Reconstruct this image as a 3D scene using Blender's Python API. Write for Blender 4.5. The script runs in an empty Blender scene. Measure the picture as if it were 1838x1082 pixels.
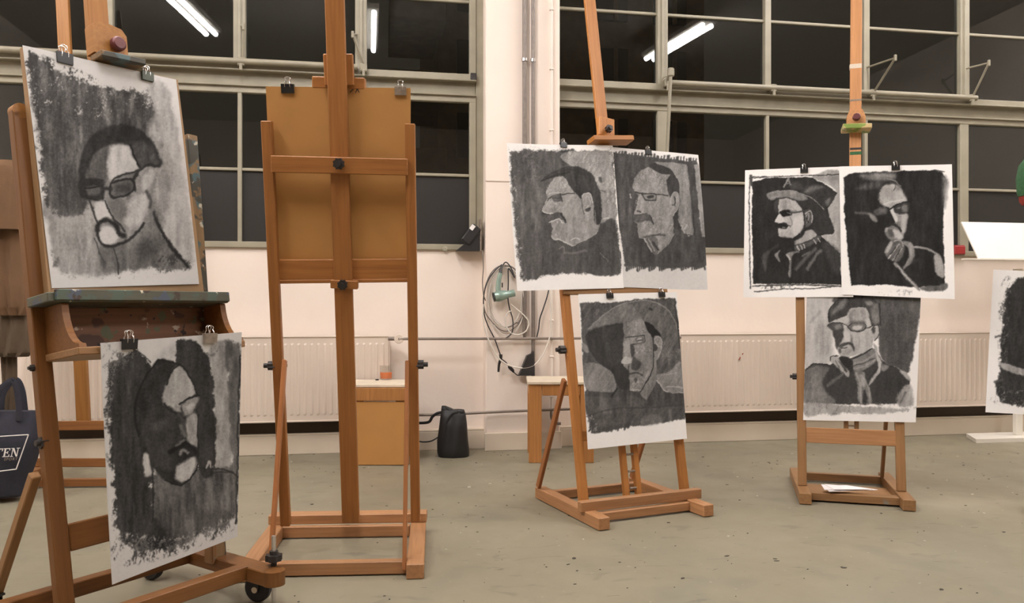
import bpy, math, random
import numpy as np
from mathutils import Matrix, Vector

# ---------------------------------------------------------------- camera, world, exposure
S = bpy.context.scene
COL = S.collection
FPX, CX, HY, CAMH, YAW = 1400.0, 919.0, 552.0, 1.05, math.radians(9.5)
cam = bpy.data.cameras.new('camera'); camo = bpy.data.objects.new('camera', cam); COL.objects.link(camo)
cam.sensor_width = 36; cam.lens = FPX/1838*36; cam.shift_y = 11/1838; cam.clip_start = .05; cam.clip_end = 200
camo.location = (0, 0, CAMH); camo.rotation_euler = (math.pi/2, 0, -YAW)
S.camera = camo
w = bpy.data.worlds.new('night'); S.world = w; w.use_nodes = True
w.node_tree.nodes['Background'].inputs[0].default_value = (.5, .42, .34, 1)
w.node_tree.nodes['Background'].inputs[1].default_value = .05
S.view_settings.view_transform = 'Standard'; S.view_settings.look = 'None'
S.view_settings.exposure = 0.0; S.view_settings.gamma = 1; S.view_settings.use_curve_mapping = False
LAMP_POWER = 131.0
LAMP_COL = (1.0, .96, .96)
S.cycles.use_denoising = True
S.cycles.max_bounces = 7; S.cycles.diffuse_bounces = 4; S.cycles.transparent_max_bounces = 12
try: S.cycles.sample_clamp_indirect = 6
except Exception: pass

# ---------------------------------------------------------------- geometry of the place
V = lambda *a: np.array(a, float)
FW = V(math.sin(YAW), math.cos(YAW), 0); RT = V(math.cos(YAW), -math.sin(YAW), 0); UP = V(0, 0, 1); C0 = V(0, 0, CAMH)
def ray(px, py): return FW+(px-CX)/FPX*RT+(HY-py)/FPX*UP
def on_wall(px, py, Y=5.82):
    d = ray(px, py); return C0+d*(Y/d[1])
def on_floor(px, py, z=0.):
    d = ray(px, py); return C0+d*((z-CAMH)/d[2])
def at_depth(px, py, Z): return C0+ray(px, py)*Z
def nrm(a): a = np.array(a, float); return a/np.linalg.norm(a)

class Frame:
    """an easel's leaning plane: s along the frame, t up the slope, o out of its face"""
    def __init__(f, p0, e, lean_deg, back):
        f.p0 = np.array(p0, float); f.e = nrm([*e, 0]); f.b = nrm([*back, 0]); a = math.radians(lean_deg)
        f.u = f.b*math.sin(a)+UP*math.cos(a); f.n = nrm(np.cross(f.e, f.u)); f.nh = -f.b
    def at(f, s, t, o=0.): return f.p0+f.e*s+f.u*t+f.n*o
    def px(f, x, y, o=0.):
        p = f.p0+f.n*o; d = ray(x, y); return C0+d*(np.dot(p-C0, f.n)/np.dot(d, f.n))
    def st(f, x, y, o=0.):
        q = f.px(x, y, o)-f.p0; return q@f.e, q@f.u

# ---------------------------------------------------------------- materials
def lin(c):
    c = np.array(c, float)/255; return tuple(np.where(c <= .04045, c/12.92, ((c+.055)/1.055)**2.4))
MATS = {}
def newmat(name):
    m = bpy.data.materials.new(name); m.use_nodes = True; nt = m.node_tree; b = nt.nodes['Principled BSDF']; MATS[name] = m
    return m, nt, b, nt.nodes.new, nt.links.new
def plain(name, rgb, rough=.5, var=.12, scale=9, bump=0., metal=0., spec=.5, stretch=(1, 1, 1), bscale=None, objrand=0.):
    m, nt, b, N, L = newmat(name); c = lin(rgb)
    tc = N('ShaderNodeTexCoord'); mp = N('ShaderNodeMapping'); mp.inputs['Scale'].default_value = stretch
    L(tc.outputs['Object'], mp.inputs[0]); nz = N('ShaderNodeTexNoise'); nz.inputs['Scale'].default_value = scale; nz.inputs['Detail'].default_value = 5
    L(mp.outputs[0], nz.inputs['Vector']); rp = N('ShaderNodeValToRGB')
    rp.color_ramp.elements[0].position = .3; rp.color_ramp.elements[1].position = .7
    rp.color_ramp.elements[0].color = (*[x*(1-var) for x in c], 1); rp.color_ramp.elements[1].color = (*[min(1, x*(1+var)) for x in c], 1)
    L(nz.outputs['Fac'], rp.inputs[0]); out = rp.outputs[0]
    if objrand:
        oi = N('ShaderNodeObjectInfo'); hs = N('ShaderNodeHueSaturation'); mr = N('ShaderNodeMapRange'); mr.inputs['To Min'].default_value = 1-objrand; mr.inputs['To Max'].default_value = 1+objrand
        L(oi.outputs['Random'], mr.inputs['Value']); L(mr.outputs[0], hs.inputs['Value']); L(out, hs.inputs['Color']); out = hs.outputs[0]
    L(out, b.inputs['Base Color']); b.inputs['Roughness'].default_value = rough; b.inputs['Metallic'].default_value = metal; b.inputs['Specular IOR Level'].default_value = spec
    if bump:
        n2 = N('ShaderNodeTexNoise'); n2.inputs['Scale'].default_value = bscale or scale*6; n2.inputs['Detail'].default_value = 4; L(mp.outputs[0], n2.inputs['Vector'])
        bp = N('ShaderNodeBump'); bp.inputs['Strength'].default_value = bump; bp.inputs['Distance'].default_value = .004; L(n2.outputs['Fac'], bp.inputs['Height']); L(bp.outputs[0], b.inputs['Normal'])
    return m
def wood(name, rgb, rough=.45, var=.22, paint=0., pcols=()):
    """planed timber, grain along the piece's own z axis; paint = share of dabs of oil paint"""
    m, nt, b, N, L = newmat(name); c = lin(rgb)
    tc = N('ShaderNodeTexCoord'); oi = N('ShaderNodeObjectInfo'); ad = N('ShaderNodeVectorMath'); ad.operation = 'ADD'
    sc = N('ShaderNodeVectorMath'); sc.operation = 'SCALE'; cb = N('ShaderNodeCombineXYZ')
    for i in range(3): L(oi.outputs['Random'], cb.inputs[i])
    L(cb.outputs[0], sc.inputs[0]); sc.inputs['Scale'].default_value = 17
    L(tc.outputs['Object'], ad.inputs[0]); L(sc.outputs[0], ad.inputs[1])
    mp = N('ShaderNodeMapping'); mp.inputs['Scale'].default_value = (34, 34, 1.6); L(ad.outputs[0], mp.inputs[0])
    nz = N('ShaderNodeTexNoise'); nz.inputs['Scale'].default_value = 2.2; nz.inputs['Detail'].default_value = 6; nz.inputs['Distortion'].default_value = .4; L(mp.outputs[0], nz.inputs['Vector'])
    rp = N('ShaderNodeValToRGB'); rp.color_ramp.elements[0].position = .28; rp.color_ramp.elements[1].position = .75
    rp.color_ramp.elements[0].color = (c[0]*(1-var), c[1]*(1-var*1.15), c[2]*(1-var*1.3), 1); rp.color_ramp.elements[1].color = (*[min(1, x*(1+var*.6)) for x in c], 1)
    L(nz.outputs['Fac'], rp.inputs[0])
    hs = N('ShaderNodeHueSaturation'); mr = N('ShaderNodeMapRange'); mr.inputs['To Min'].default_value = .88; mr.inputs['To Max'].default_value = 1.1
    L(oi.outputs['Random'], mr.inputs['Value']); L(mr.outputs[0], hs.inputs['Value']); L(rp.outputs[0], hs.inputs['Color']); out = hs.outputs[0]
    for i, (pc, sc_, thr) in enumerate(pcols):
        n = N('ShaderNodeTexNoise'); n.inputs['Scale'].default_value = sc_; n.inputs['Detail'].default_value = 3; mp2 = N('ShaderNodeMapping'); mp2.inputs['Location'].default_value = (i*3.7, i*1.9, i*5.1); L(ad.outputs[0], mp2.inputs[0]); L(mp2.outputs[0], n.inputs['Vector'])
        r2 = N('ShaderNodeValToRGB'); r2.color_ramp.elements[0].position = thr; r2.color_ramp.elements[1].position = thr+.035; L(n.outputs['Fac'], r2.inputs[0])
        mx = N('ShaderNodeMixRGB'); L(r2.outputs[0], mx.inputs[0]); L(out, mx.inputs[1]); mx.inputs[2].default_value = (*lin(pc), 1); out = mx.outputs[0]
    L(out, b.inputs['Base Color']); b.inputs['Roughness'].default_value = rough; b.inputs['Specular IOR Level'].default_value = .3
    bp = N('ShaderNodeBump'); bp.inputs['Strength'].default_value = .12; bp.inputs['Distance'].default_value = .002; L(nz.outputs['Fac'], bp.inputs['Height']); L(bp.outputs[0], b.inputs['Normal'])
    return m
wood('beech', (168, 112, 58)); wood('beech_worn', (164, 120, 82)); wood('beech_warm', (158, 104, 54)); wood('beech_dark', (130, 86, 48)); wood('old_beech', (142, 106, 70), pcols=(((120, 120, 112), 7, .68),))
wood('studio_wood_dark', (116, 76, 38), pcols=(((96, 94, 86), 9, .77), ((170, 150, 120), 15, .77)))
wood('studio_wood', (150, 102, 50), pcols=(((96, 98, 90), 9, .76), ((200, 186, 160), 15, .77)))
wood('painted_tray', (80, 80, 66), .5, .2, pcols=(((72, 84, 72), 14, .52), ((70, 76, 88), 18, .6), ((60, 46, 36), 15, .6), ((196, 186, 166), 30, .68)))
wood('dabbed_panel', (104, 72, 48), .5, .2, pcols=(((70, 46, 32), 9, .55), ((82, 86, 62), 16, .61), ((166, 150, 132), 22, .66), ((40, 30, 28), 25, .65)))
wood('blue_smeared', (120, 96, 66), .5, .2, pcols=(((76, 92, 92), 9, .56), ((62, 60, 52), 12, .5), ((70, 90, 92), 20, .62), ((176, 168, 150), 26, .66)))
wood('mast_painted', (196, 142, 96), .45, .2, pcols=(((168, 104, 84), 4, .66), ((96, 106, 128), 12, .72), ((226, 206, 186), 9, .74)))
wood('green_smeared', (190, 168, 120), .5, .2, pcols=(((120, 140, 66), 9, .5), ((214, 206, 186), 12, .6)))
wood('stool_wood', (170, 118, 68)); wood('pine', (162, 106, 64))
plain('fibreboard', (176, 126, 66), .7, .06, 5, .06, stretch=(1, 1, 1)); plain('fibreboard_pale', (196, 148, 96), .7, .07, 5, .05)
plain('drawing_board', (150, 118, 82), .65, .16, 4, .05)
plain('plaster', (232, 218, 205), .85, .035, 2.2, .25, bscale=28); plain('skirting', (212, 198, 178), .6, .05, 3, .05)
plain('ceiling_paint', (170, 164, 154), .9, .05, 2); plain('side_wall_paint', (214, 202, 190), .9, .05, 2)
plain('frame_paint', (148, 141, 122), .5, .09, 6, .08); plain('steel_paint', (140, 133, 114), .5, .12, 7, .08)
plain('radiator_enamel', (212, 197, 182), .35, .03, 4); plain('radiator_gap_shade', (70, 58, 46), .8, .1, 4)
plain('galvanised', (118, 108, 100), .45, .15, 30, 0, metal=.25); plain('white_conduit', (226, 214, 202), .5, .04, 9); plain('copper_grey', (128, 116, 106), .5, .15, 12, 0, metal=.15)
plain('clip_black', (26, 25, 25), .35, .1); plain('clip_grey', (132, 118, 104), .45, .25, 60); plain('clip_green', (58, 66, 48), .4, .15, 40); plain('steel_wire', (205, 200, 195), .25, .05, metal=.9)
plain('knob_black', (38, 32, 30), .5, .1); plain('knob_maroon', (92, 40, 40), .5, .2, 40); plain('rubber', (34, 30, 28), .7, .1)
plain('navy_canvas', (34, 34, 44), .9, .12, 60, .3); plain('black_leather', (13, 12, 12), .6, .15, 12, .15); plain('black_plastic', (30, 28, 28), .45, .1)
plain('tan_cloth', (98, 72, 48), .95, .1, 8, .3, bscale=160); plain('grey_cloth', (76, 62, 46), .95, .1, 8, .3, bscale=160); plain('green_knit', (52, 92, 58), .95, .2, 60, .5); plain('red_trim', (130, 44, 34), .9, .15, 30)
plain('white_print', (222, 216, 210), .8, .03); plain('white_lacquer', (226, 220, 208), .5, .03, 3); plain('white_worn', (208, 194, 172), .6, .1, 14, .05); plain('paper_white', (236, 230, 228), .85, .02)
plain('hairdryer_teal', (142, 164, 152), .25, .1, 7, 0, metal=.3); plain('cord_white', (206, 198, 186), .5, .04); plain('cord_grey', (122, 112, 104), .5, .06); plain('cord_black', (36, 33, 32), .5, .05)
plain('red_paint', (150, 40, 40), .5, .1); plain('label_white', (225, 222, 218), .6, .03); plain('seam_grey', (196, 180, 166), .9, .1)
plain('night_facade', (150, 126, 104), .9, .15, 3); plain('night_dark', (30, 26, 22), .6, .1); plain('asphalt', (60, 58, 55), .9, .2, 3)
plain('paint_chip_white', (214, 208, 196), .8, .05); plain('paint_chip_dark', (58, 52, 44), .8, .2, 40); plain('paint_chip_red', (150, 84, 66), .85, .2, 30)
plain('red_mark', (132, 62, 44), .8, .1)

def schlick(N, L, f0=.04):
    g = N('ShaderNodeNewGeometry'); d = N('ShaderNodeVectorMath'); d.operation = 'DOT_PRODUCT'; L(g.outputs['Incoming'], d.inputs[0]); L(g.outputs['Normal'], d.inputs[1])
    a = N('ShaderNodeMath'); a.operation = 'ABSOLUTE'; L(d.outputs['Value'], a.inputs[0]); b = N('ShaderNodeMath'); b.operation = 'SUBTRACT'; b.inputs[0].default_value = 1; L(a.outputs[0], b.inputs[1])
    p = N('ShaderNodeMath'); p.operation = 'POWER'; p.inputs[1].default_value = 5; L(b.outputs[0], p.inputs[0]); m = N('ShaderNodeMath'); m.operation = 'MULTIPLY_ADD'; m.inputs[1].default_value = 1-f0; m.inputs[2].default_value = f0; L(p.outputs[0], m.inputs[0])
    return m
def special():
    # concrete floor: grey green, mottled, scuffed
    m, nt, b, N, L = newmat('floor_concrete'); tc = N('ShaderNodeTexCoord')
    def noise(sc, det=5, dist=0., st=(1, 1, 1), off=0):
        mp = N('ShaderNodeMapping'); mp.inputs['Scale'].default_value = st; mp.inputs['Location'].default_value = (off, off*.7, 0); L(tc.outputs['Object'], mp.inputs[0])
        n = N('ShaderNodeTexNoise'); n.inputs['Scale'].default_value = sc; n.inputs['Detail'].default_value = det; n.inputs['Distortion'].default_value = dist; L(mp.outputs[0], n.inputs['Vector']); return n.outputs['Fac']
    def ramp(x, p0, p1, c0=(0, 0, 0, 1), c1=(1, 1, 1, 1)):
        r = N('ShaderNodeValToRGB'); r.color_ramp.elements[0].position = p0; r.color_ramp.elements[1].position = p1; r.color_ramp.elements[0].color = c0; r.color_ramp.elements[1].color = c1; L(x, r.inputs[0]); return r.outputs[0]
    def mix(f, a, c, s=1.):
        k = N('ShaderNodeMixRGB'); k.inputs[2].default_value = (*lin(c), 1); L(a, k.inputs[1])
        mm = N('ShaderNodeMath'); mm.operation = 'MULTIPLY'; mm.inputs[1].default_value = s; L(f, mm.inputs[0]); L(mm.outputs[0], k.inputs[0]); return k.outputs[0]
    base = ramp(noise(.9, 6, .3), .3, .72, (*lin((122, 116, 98)), 1), (*lin((138, 130, 109)), 1))
    base = mix(ramp(noise(2.6, 6, .6, off=5), .56, .74), base, (106, 104, 90), .5)
    base = mix(ramp(noise(5, 7, .8, (1, 2.2, 1), 9), .62, .7), base, (94, 91, 80), .45)
    base = mix(ramp(noise(11, 4, 1.2, (1, 3, 1), 3), .69, .72), base, (66, 62, 54), .55)
    base = mix(ramp(noise(1.6, 4, .4, off=14), .62, .78), base, (142, 135, 114), .5)
    base = mix(ramp(noise(26, 3, .5, (1, 2, 1), 21), .73, .75), base, (176, 168, 150), .6)
    L(base, b.inputs['Base Color']); r = ramp(noise(3, 4), .3, .7, (.38, .38, .38, 1), (.6, .6, .6, 1)); L(r, b.inputs['Roughness'])
    bp = N('ShaderNodeBump'); bp.inputs['Strength'].default_value = .06; bp.inputs['Distance'].default_value = .004; L(noise(40, 4), bp.inputs['Height']); L(bp.outputs[0], b.inputs['Normal'])
    # window glass: thin clear sheet, Fresnel reflection
    m, nt, b, N, L = newmat('window_glass'); nt.nodes.remove(b); out = nt.nodes['Material Output']
    t = N('ShaderNodeBsdfTransparent'); t.inputs[0].default_value = (.82, .84, .82, 1); g = N('ShaderNodeBsdfGlossy'); g.inputs['Roughness'].default_value = .012; g.inputs[0].default_value = (.9, .9, .9, 1)
    fr = schlick(N, L); mx = N('ShaderNodeMixShader'); L(fr.outputs[0], mx.inputs[0]); L(t.outputs[0], mx.inputs[1]); L(g.outputs[0], mx.inputs[2]); L(mx.outputs[0], out.inputs[0])
    # sanded grey glass of the lowest row
    m, nt, b, N, L = newmat('grey_frosted_glass'); b.inputs['Base Color'].default_value = (*lin((41, 39, 36)), 1); b.inputs['Roughness'].default_value = .5; b.inputs['Specular IOR Level'].default_value = .25
    # clear drinking glass and its orange water
    m, nt, b, N, L = newmat('clear_glass'); nt.nodes.remove(b); out = nt.nodes['Material Output']
    t = N('ShaderNodeBsdfTransparent'); t.inputs[0].default_value = (.95, .95, .94, 1); g = N('ShaderNodeBsdfGlossy'); g.inputs['Roughness'].default_value = .03
    fr = schlick(N, L); mx = N('ShaderNodeMixShader'); L(fr.outputs[0], mx.inputs[0]); L(t.outputs[0], mx.inputs[1]); L(g.outputs[0], mx.inputs[2]); L(mx.outputs[0], out.inputs[0])
    m, nt, b, N, L = newmat('orange_water'); b.inputs['Base Color'].default_value = (*lin((206, 110, 56)), 1); b.inputs['Roughness'].default_value = .1
    # fluorescent tube
    m, nt, b, N, L = newmat('tube_light'); b.inputs['Base Color'].default_value = (.9, .9, .9, 1); b.inputs['Emission Color'].default_value = (*LAMP_COL, 1); b.inputs['Emission Strength'].default_value = LAMP_POWER
    # charcoal on paper: the drawing itself is stored as pigment per mesh point
    m, nt, b, N, L = newmat('charcoal_sheet'); a = N('ShaderNodeVertexColor'); a.layer_name = 'pigment'; L(a.outputs[0], b.inputs['Base Color']); b.inputs['Roughness'].default_value = .9; b.inputs['Specular IOR Level'].default_value = .15
special()

# ---------------------------------------------------------------- mesh helpers
WM = {}
def link(o, parent=None, M=None):
    COL.objects.link(o); M = M if M is not None else Matrix.Identity(4)
    WM[o.name] = M.copy()
    if parent is not None:
        o.parent = parent; o.matrix_parent_inverse = WM[parent.name].inverted()
    o.matrix_basis = M
    return o
def mesh(name, geo, mat, parent=None, M=None, smooth=False, share=None):
    v, f = geo
    me = bpy.data.meshes.new(name); me.from_pydata([tuple(x) for x in v], [], [tuple(x) for x in f]); me.validate()
    me.materials.append(MATS[mat])
    if smooth:
        me.polygons.foreach_set('use_smooth', [True]*len(me.polygons))
        try: me.set_sharp_from_angle(angle=math.radians(40))
        except Exception: pass
    me.update()
    return link(bpy.data.objects.new(name, me), parent, M)
def tag(o, label, cat, group=None, kind=None):
    o['label'] = label
    if cat: o['category'] = cat
    if group: o['group'] = group
    if kind: o['kind'] = kind
    return o
def thing(name, label, cat, loc, group=None, kind=None):
    o = bpy.data.objects.new(name, None); o.empty_display_size = .05
    link(o, None, Matrix.Translation(Vector(loc))); return tag(o, label, cat, group, kind)
def basis(x, y, z, p):
    return Matrix(((x[0], y[0], z[0], p[0]), (x[1], y[1], z[1], p[1]), (x[2], y[2], z[2], p[2]), (0, 0, 0, 1)))
def gbox(sx, sy, sz, b=.003):
    """box with chamfered edges, centred"""
    h = V(sx, sy, sz)/2; b = min(b, h.min()*.6); vs = []; idx = {}
    for a in range(3):
        for sg in product3():
            p = V(*[sg[i]*(h[i] if i == a else h[i]-b) for i in range(3)]); idx[(a, sg)] = len(vs); vs.append(p)
    fs = []
    for a in range(3):
        i, j = (a+1) % 3, (a+2) % 3
        for s in (1, -1):
            c = []
            for si, sj in ((-1, -1), (1, -1), (1, 1), (-1, 1)):
                sg = [0]*3; sg[a] = s; sg[i] = si; sg[j] = sj; c.append(idx[(a, tuple(sg))])
            fs.append(c if s > 0 else c[::-1])
    for a in range(3):                       # edges run along axis a
        i, j = (a+1) % 3, (a+2) % 3
        for si in (1, -1):
            for sj in (1, -1):
                q = []
                for ax, sa in ((i, -1), (i, 1), (j, 1), (j, -1)):
                    sg = [0]*3; sg[a] = sa; sg[i] = si; sg[j] = sj; q.append(idx[(ax, tuple(sg))])
                fs.append(q if si*sj > 0 else q[::-1])
    for sg in product3():
        q = [idx[(a, sg)] for a in range(3)]; fs.append(q if sg[0]*sg[1]*sg[2] > 0 else q[::-1])
    return vs, fs
def product3():
    return [(x, y, z) for x in (-1, 1) for y in (-1, 1) for z in (-1, 1)]
def beam(name, p0, p1, wid, dep, wdir, mat, parent, b=.003, ext=0.):
    """timber from p0 to p1: its z axis runs along it, wid is measured along wdir"""
    p0, p1 = np.array(p0, float), np.array(p1, float); z = nrm(p1-p0); p0 = p0-z*ext; p1 = p1+z*ext
    x = np.array(wdir, float); x = nrm(x-z*(x@z)); y = np.cross(z, x)
    return mesh(name, gbox(wid, dep, np.linalg.norm(p1-p0), b), mat, parent, basis(x, y, z, (p0+p1)/2))
def block(name, lo, hi, mat, parent=None, b=.003):
    lo, hi = np.array(lo, float), np.array(hi, float); c = (lo+hi)/2
    return mesh(name, gbox(*(hi-lo), b), mat, parent, Matrix.Translation(Vector(c)))
def gcyl(r, h, n=16, r2=None, b=0.):
    r2 = r if r2 is None else r2
    return glathe([(0, -h/2), (r-b, -h/2), (r, -h/2+b), (r2, h/2-b), (r2-b, h/2), (0, h/2)] if b else [(0, -h/2), (r, -h/2), (r2, h/2), (0, h/2)], n)
def glathe(prof, n=16):
    vs, fs, rings = [], [], []
    for r, z in prof:
        if r < 1e-6: rings.append([len(vs)]); vs.append((0, 0, z))
        else:
            rings.append(list(range(len(vs), len(vs)+n))); vs += [(r*math.cos(2*math.pi*k/n), r*math.sin(2*math.pi*k/n), z) for k in range(n)]
    for A, B in zip(rings, rings[1:]):
        for k in range(n):
            a, b_, c, d = A[k % len(A)], A[(k+1) % len(A)], B[(k+1) % len(B)], B[k % len(B)]
            q = [a, b_, c, d]; q = [x for i, x in enumerate(q) if x not in q[:i]]
            if len(q) > 2: fs.append(q)
    return vs, fs
def gtube(pts, r, n=8, closed=False, sm=6):
    p = [np.array(x, float) for x in pts]
    if sm and len(p) > 2:
        P = np.array(p); m = len(P); out = []
        for i in range(m if closed else m-1):
            a, b, c, d = (P[i-1], P[i], P[(i+1) % m], P[(i+2) % m]) if closed else (P[max(i-1, 0)], P[i], P[i+1], P[min(i+2, m-1)])
            for k in range(sm):
                t = k/sm; out.append(.5*((2*b)+(c-a)*t+(2*a-5*b+4*c-d)*t*t+(3*b-a-3*c+d)*t**3))
        if not closed: out.append(P[-1])
        p = out
    vs, fs = [], []; m = len(p); prev = None
    for i in range(m):
        t = nrm((p[(i+1) % m]-p[i-1]) if closed else (p[min(i+1, m-1)]-p[max(i-1, 0)]))
        a = prev if prev is not None else (UP if abs(t[2]) < .9 else V(1, 0, 0))
        x = nrm(a-t*(a@t)); y = np.cross(t, x); prev = x
        rr = r(i/(m-1)) if callable(r) else r
        vs += [p[i]+rr*(x*math.cos(2*math.pi*k/n)+y*math.sin(2*math.pi*k/n)) for k in range(n)]
    for i in range(m if closed else m-1):
        for k in range(n):
            j = (i+1) % m; fs.append((i*n+k, i*n+(k+1) % n, j*n+(k+1) % n, j*n+k))
    if not closed: fs += [tuple(range(n))[::-1], tuple(range((m-1)*n, m*n))]
    return vs, fs
def gprism(poly, th):
    """2-D outline (x, y) extruded from z=-th/2 to th/2"""
    n = len(poly); a = sum(poly[i-1][0]*poly[i][1]-poly[i][0]*poly[i-1][1] for i in range(n))
    if a < 0: poly = poly[::-1]
    vs = [(x, y, -th/2) for x, y in poly]+[(x, y, th/2) for x, y in poly]
    fs = [tuple(range(n))[::-1], tuple(range(n, 2*n))]+[(i, (i+1) % n, n+(i+1) % n, n+i) for i in range(n)]
    return vs, fs
def orient(p, z, x=None):
    z = nrm(z); x = np.array(x, float) if x is not None else (UP if abs(z[2]) < .9 else V(1, 0, 0)); x = nrm(x-z*(x@z)); return basis(x, np.cross(z, x), z, p)
def gjoin(*gs):
    vs, fs = [], []
    for v, f in gs:
        k = len(vs); vs += [tuple(q) for q in v]; fs += [tuple(i+k for i in q) for q in f]
    return vs, fs
def gmove(g, M):
    return [tuple(M @ Vector(v)) for v in g[0]], g[1]
def lettering(name, body, size, parent, M, mat, shear=0., extrude=.0006, offset=0., align='CENTER', space=1.):
    cu = bpy.data.curves.new(name, 'FONT'); cu.body = body; cu.size = size; cu.shear = shear; cu.align_x = align; cu.extrude = extrude; cu.offset = offset; cu.space_character = space; cu.resolution_u = 3
    o = bpy.data.objects.new('tmp', cu); COL.objects.link(o); dg = bpy.context.evaluated_depsgraph_get(); me = bpy.data.meshes.new_from_object(o.evaluated_get(dg))
    bpy.data.objects.remove(o); bpy.data.curves.remove(cu); me.name = name; me.materials.clear(); me.materials.append(MATS[mat])
    return link(bpy.data.objects.new(name, me), parent, M)
def star_knob(name, p, axis, r, parent, mat='knob_black', th=.022):
    pr = [(r*(1 if k % 2 else .8)*math.cos(2*math.pi*k/16), r*(1 if k % 2 else .8)*math.sin(2*math.pi*k/16)) for k in range(16)]
    g = gjoin(gprism(pr, th), gmove(gcyl(r*.5, th*1.5, 12), Matrix.Translation((0, 0, th*.35))), gmove(gcyl(r*.35, th*2.4, 10), Matrix.Translation((0, 0, -th*.9))))
    return mesh(name, g, mat, parent, orient(p, axis), smooth=False)
# ---------------------------------------------------------------- the room
XL, XR, YB, YW, ZC = -5.2, 8.4, -6.0, 5.82, 5.1
WB = YW+.34                                                     # outer face of the window wall
def st(o, label): return tag(o, label, None, kind='structure')
st(block('floor', (XL-.2, YB-.2, -.12), (XR+.2, WB, 0), 'floor_concrete'), 'grey green worn concrete studio floor')
st(block('ceiling', (XL-.2, YB-.2, ZC), (XR+.2, WB, ZC+.12), 'ceiling_paint'), 'high painted ceiling of the hall')
st(block('wall_left', (XL-.2, YB-.2, 0), (XL, WB, ZC), 'side_wall_paint'), 'pale side wall left of the view')
st(block('wall_right', (XR, YB-.2, 0), (XR+.2, WB, ZC), 'side_wall_paint'), 'pale side wall right of the view')
st(block('wall_front', (XL, YB-.2, 0), (XR, YB, ZC), 'side_wall_paint'), 'pale wall behind the viewer')
SILL, TOP = 1.482, 3.95
# window wall: parapet below the windows, lintel above, pillar between
g = gjoin(gmove(gbox(XR-XL, .34, SILL, .002), Matrix.Translation(((XL+XR)/2, YW+.17, SILL/2))),
          gmove(gbox(XR-XL, .34, ZC-TOP, .002), Matrix.Translation(((XL+XR)/2, YW+.17, (ZC+TOP)/2))),
          gmove(gbox(-3.7-XL, .34, TOP-SILL, .002), Matrix.Translation(((XL-3.7)/2, YW+.17, (SILL+TOP)/2))),
          gmove(gbox(XR-6.6, .34, TOP-SILL, .002), Matrix.Translation(((XR+6.6)/2, YW+.17, (SILL+TOP)/2))))
st(mesh('wall_back', g, 'plaster'), 'white plastered window wall below and above the glazing')
PF, PX0, PX1 = 5.68, .755, 1.313                                  # pillar front and sides
p = block('wall_pillar', (PX0, PF, 0), (PX1, WB, ZC), 'plaster', b=.008); st(p, 'white plastered pillar between the two window banks')
mesh('joint', gbox(PX1-PX0+.004, .006, .008, .001), 'seam_grey', p, Matrix.Translation(((PX0+PX1)/2, PF-.001, on_wall(890, 325, PF)[2])))
for nm, x0, x1 in (('baseboard_left', XL, PX0), ('baseboard_right', PX1, XR)):
    b_ = st(block(nm, (x0, YW-.06, 0), (x1, YW, .135), 'skirting'), 'boxed cream skirting along the wall '+('left' if x0 < 0 else 'right')+' of the pillar')
    mesh('cap_strip', gbox(x1-x0, .058, .012, .002), 'skirting', b_, Matrix.Translation(((x0+x1)/2, YW-.029, .142)))
st(block('baseboard_pillar', (PX0-.01, PF-.02, 0), (PX1+.01, PF, .13), 'skirting'), 'cream skirting at the foot of the pillar')

# ---------------------------------------------------------------- windows
FY = YW-.01                                                       # front of the steel frames
def bar(parent, name, x0, x1, z0, z1, y0=FY, d=.05, mat='frame_paint'):
    return block(name, (x0, y0, z0), (x1, y0+d, z1), mat, parent, .004)
def pane(parent, x0, x1, z0, z1, mat, tilt=0.):
    M = Matrix.Translation(((x0+x1)/2, FY+.038, (z0+z1)/2)) @ Matrix.Rotation(tilt, 4, 'Z')
    return mesh('pane', gbox(x1-x0, .005, z1-z0, .0005), mat, parent, M)
def bank(n, label, x0, x1, mulls, thick, lower):
    W = thing('window_%d' % n, label, None, (x0, FY, SILL), kind='structure')
    bar(W, 'sill_rail', x0, x1, SILL-.004, 1.522, FY-.012, .07)
    bar(W, 'lower_head', x0, x1, 2.585, 2.635)
    bar(W, 'transom', x0, x1, 2.635, 2.745, FY+.03, .06, 'steel_paint')
    bar(W, 'transom_lip', x0, x1, 2.628, 2.64, FY-.02, .06, 'steel_paint'); bar(W, 'transom_lip', x0, x1, 2.736, 2.75, FY-.03, .09, 'steel_paint')
    bar(W, 'upper_sill', x0, x1, 2.75, 2.795, FY-.012, .06)
    bar(W, 'top_rail', x0, x1, TOP-.06, TOP)
    xs = [x0]+mulls+[x1]
    for i, (a, c) in enumerate(zip(xs, xs[1:])):
        wa = .04; bar(W, 'glazing_bar', a, c, 3.335, 3.357, FY+.018, .03); bar(W, 'glazing_bar', a, c, 2.03, 2.052, FY+.018, .03)
        pane(W, a, c, 2.79, 3.345, 'window_glass'); pane(W, a, c, 3.345, TOP-.05, 'window_glass')
        pane(W, a, c, 2.04, 2.59, 'window_glass'); pane(W, a, c, 1.515, 2.04, 'grey_frosted_glass')
    for x in mulls:
        t = thick.get(round(x, 2), .026); bar(W, 'upper_mullion', x-t, x+t, 2.79, TOP, FY-.004, .055)
        if t > .03: bar(W, 'mullion_rib', x-t*.3, x+t*.3, 2.79, TOP, FY-.016, .03)
        t2 = lower.get(round(x, 2), .014); bar(W, 'lower_mullion', x-t2, x+t2, 1.52, 2.59, FY+.004, .045)
    for x, sgn in ((x0, 1), (x1, -1)):
        a, c = sorted((x, x+sgn*.05)); bar(W, 'jamb', a, c, 1.52, 2.59, FY, .05); bar(W, 'jamb', a, c, 2.79, TOP, FY, .05)
    return W
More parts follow.
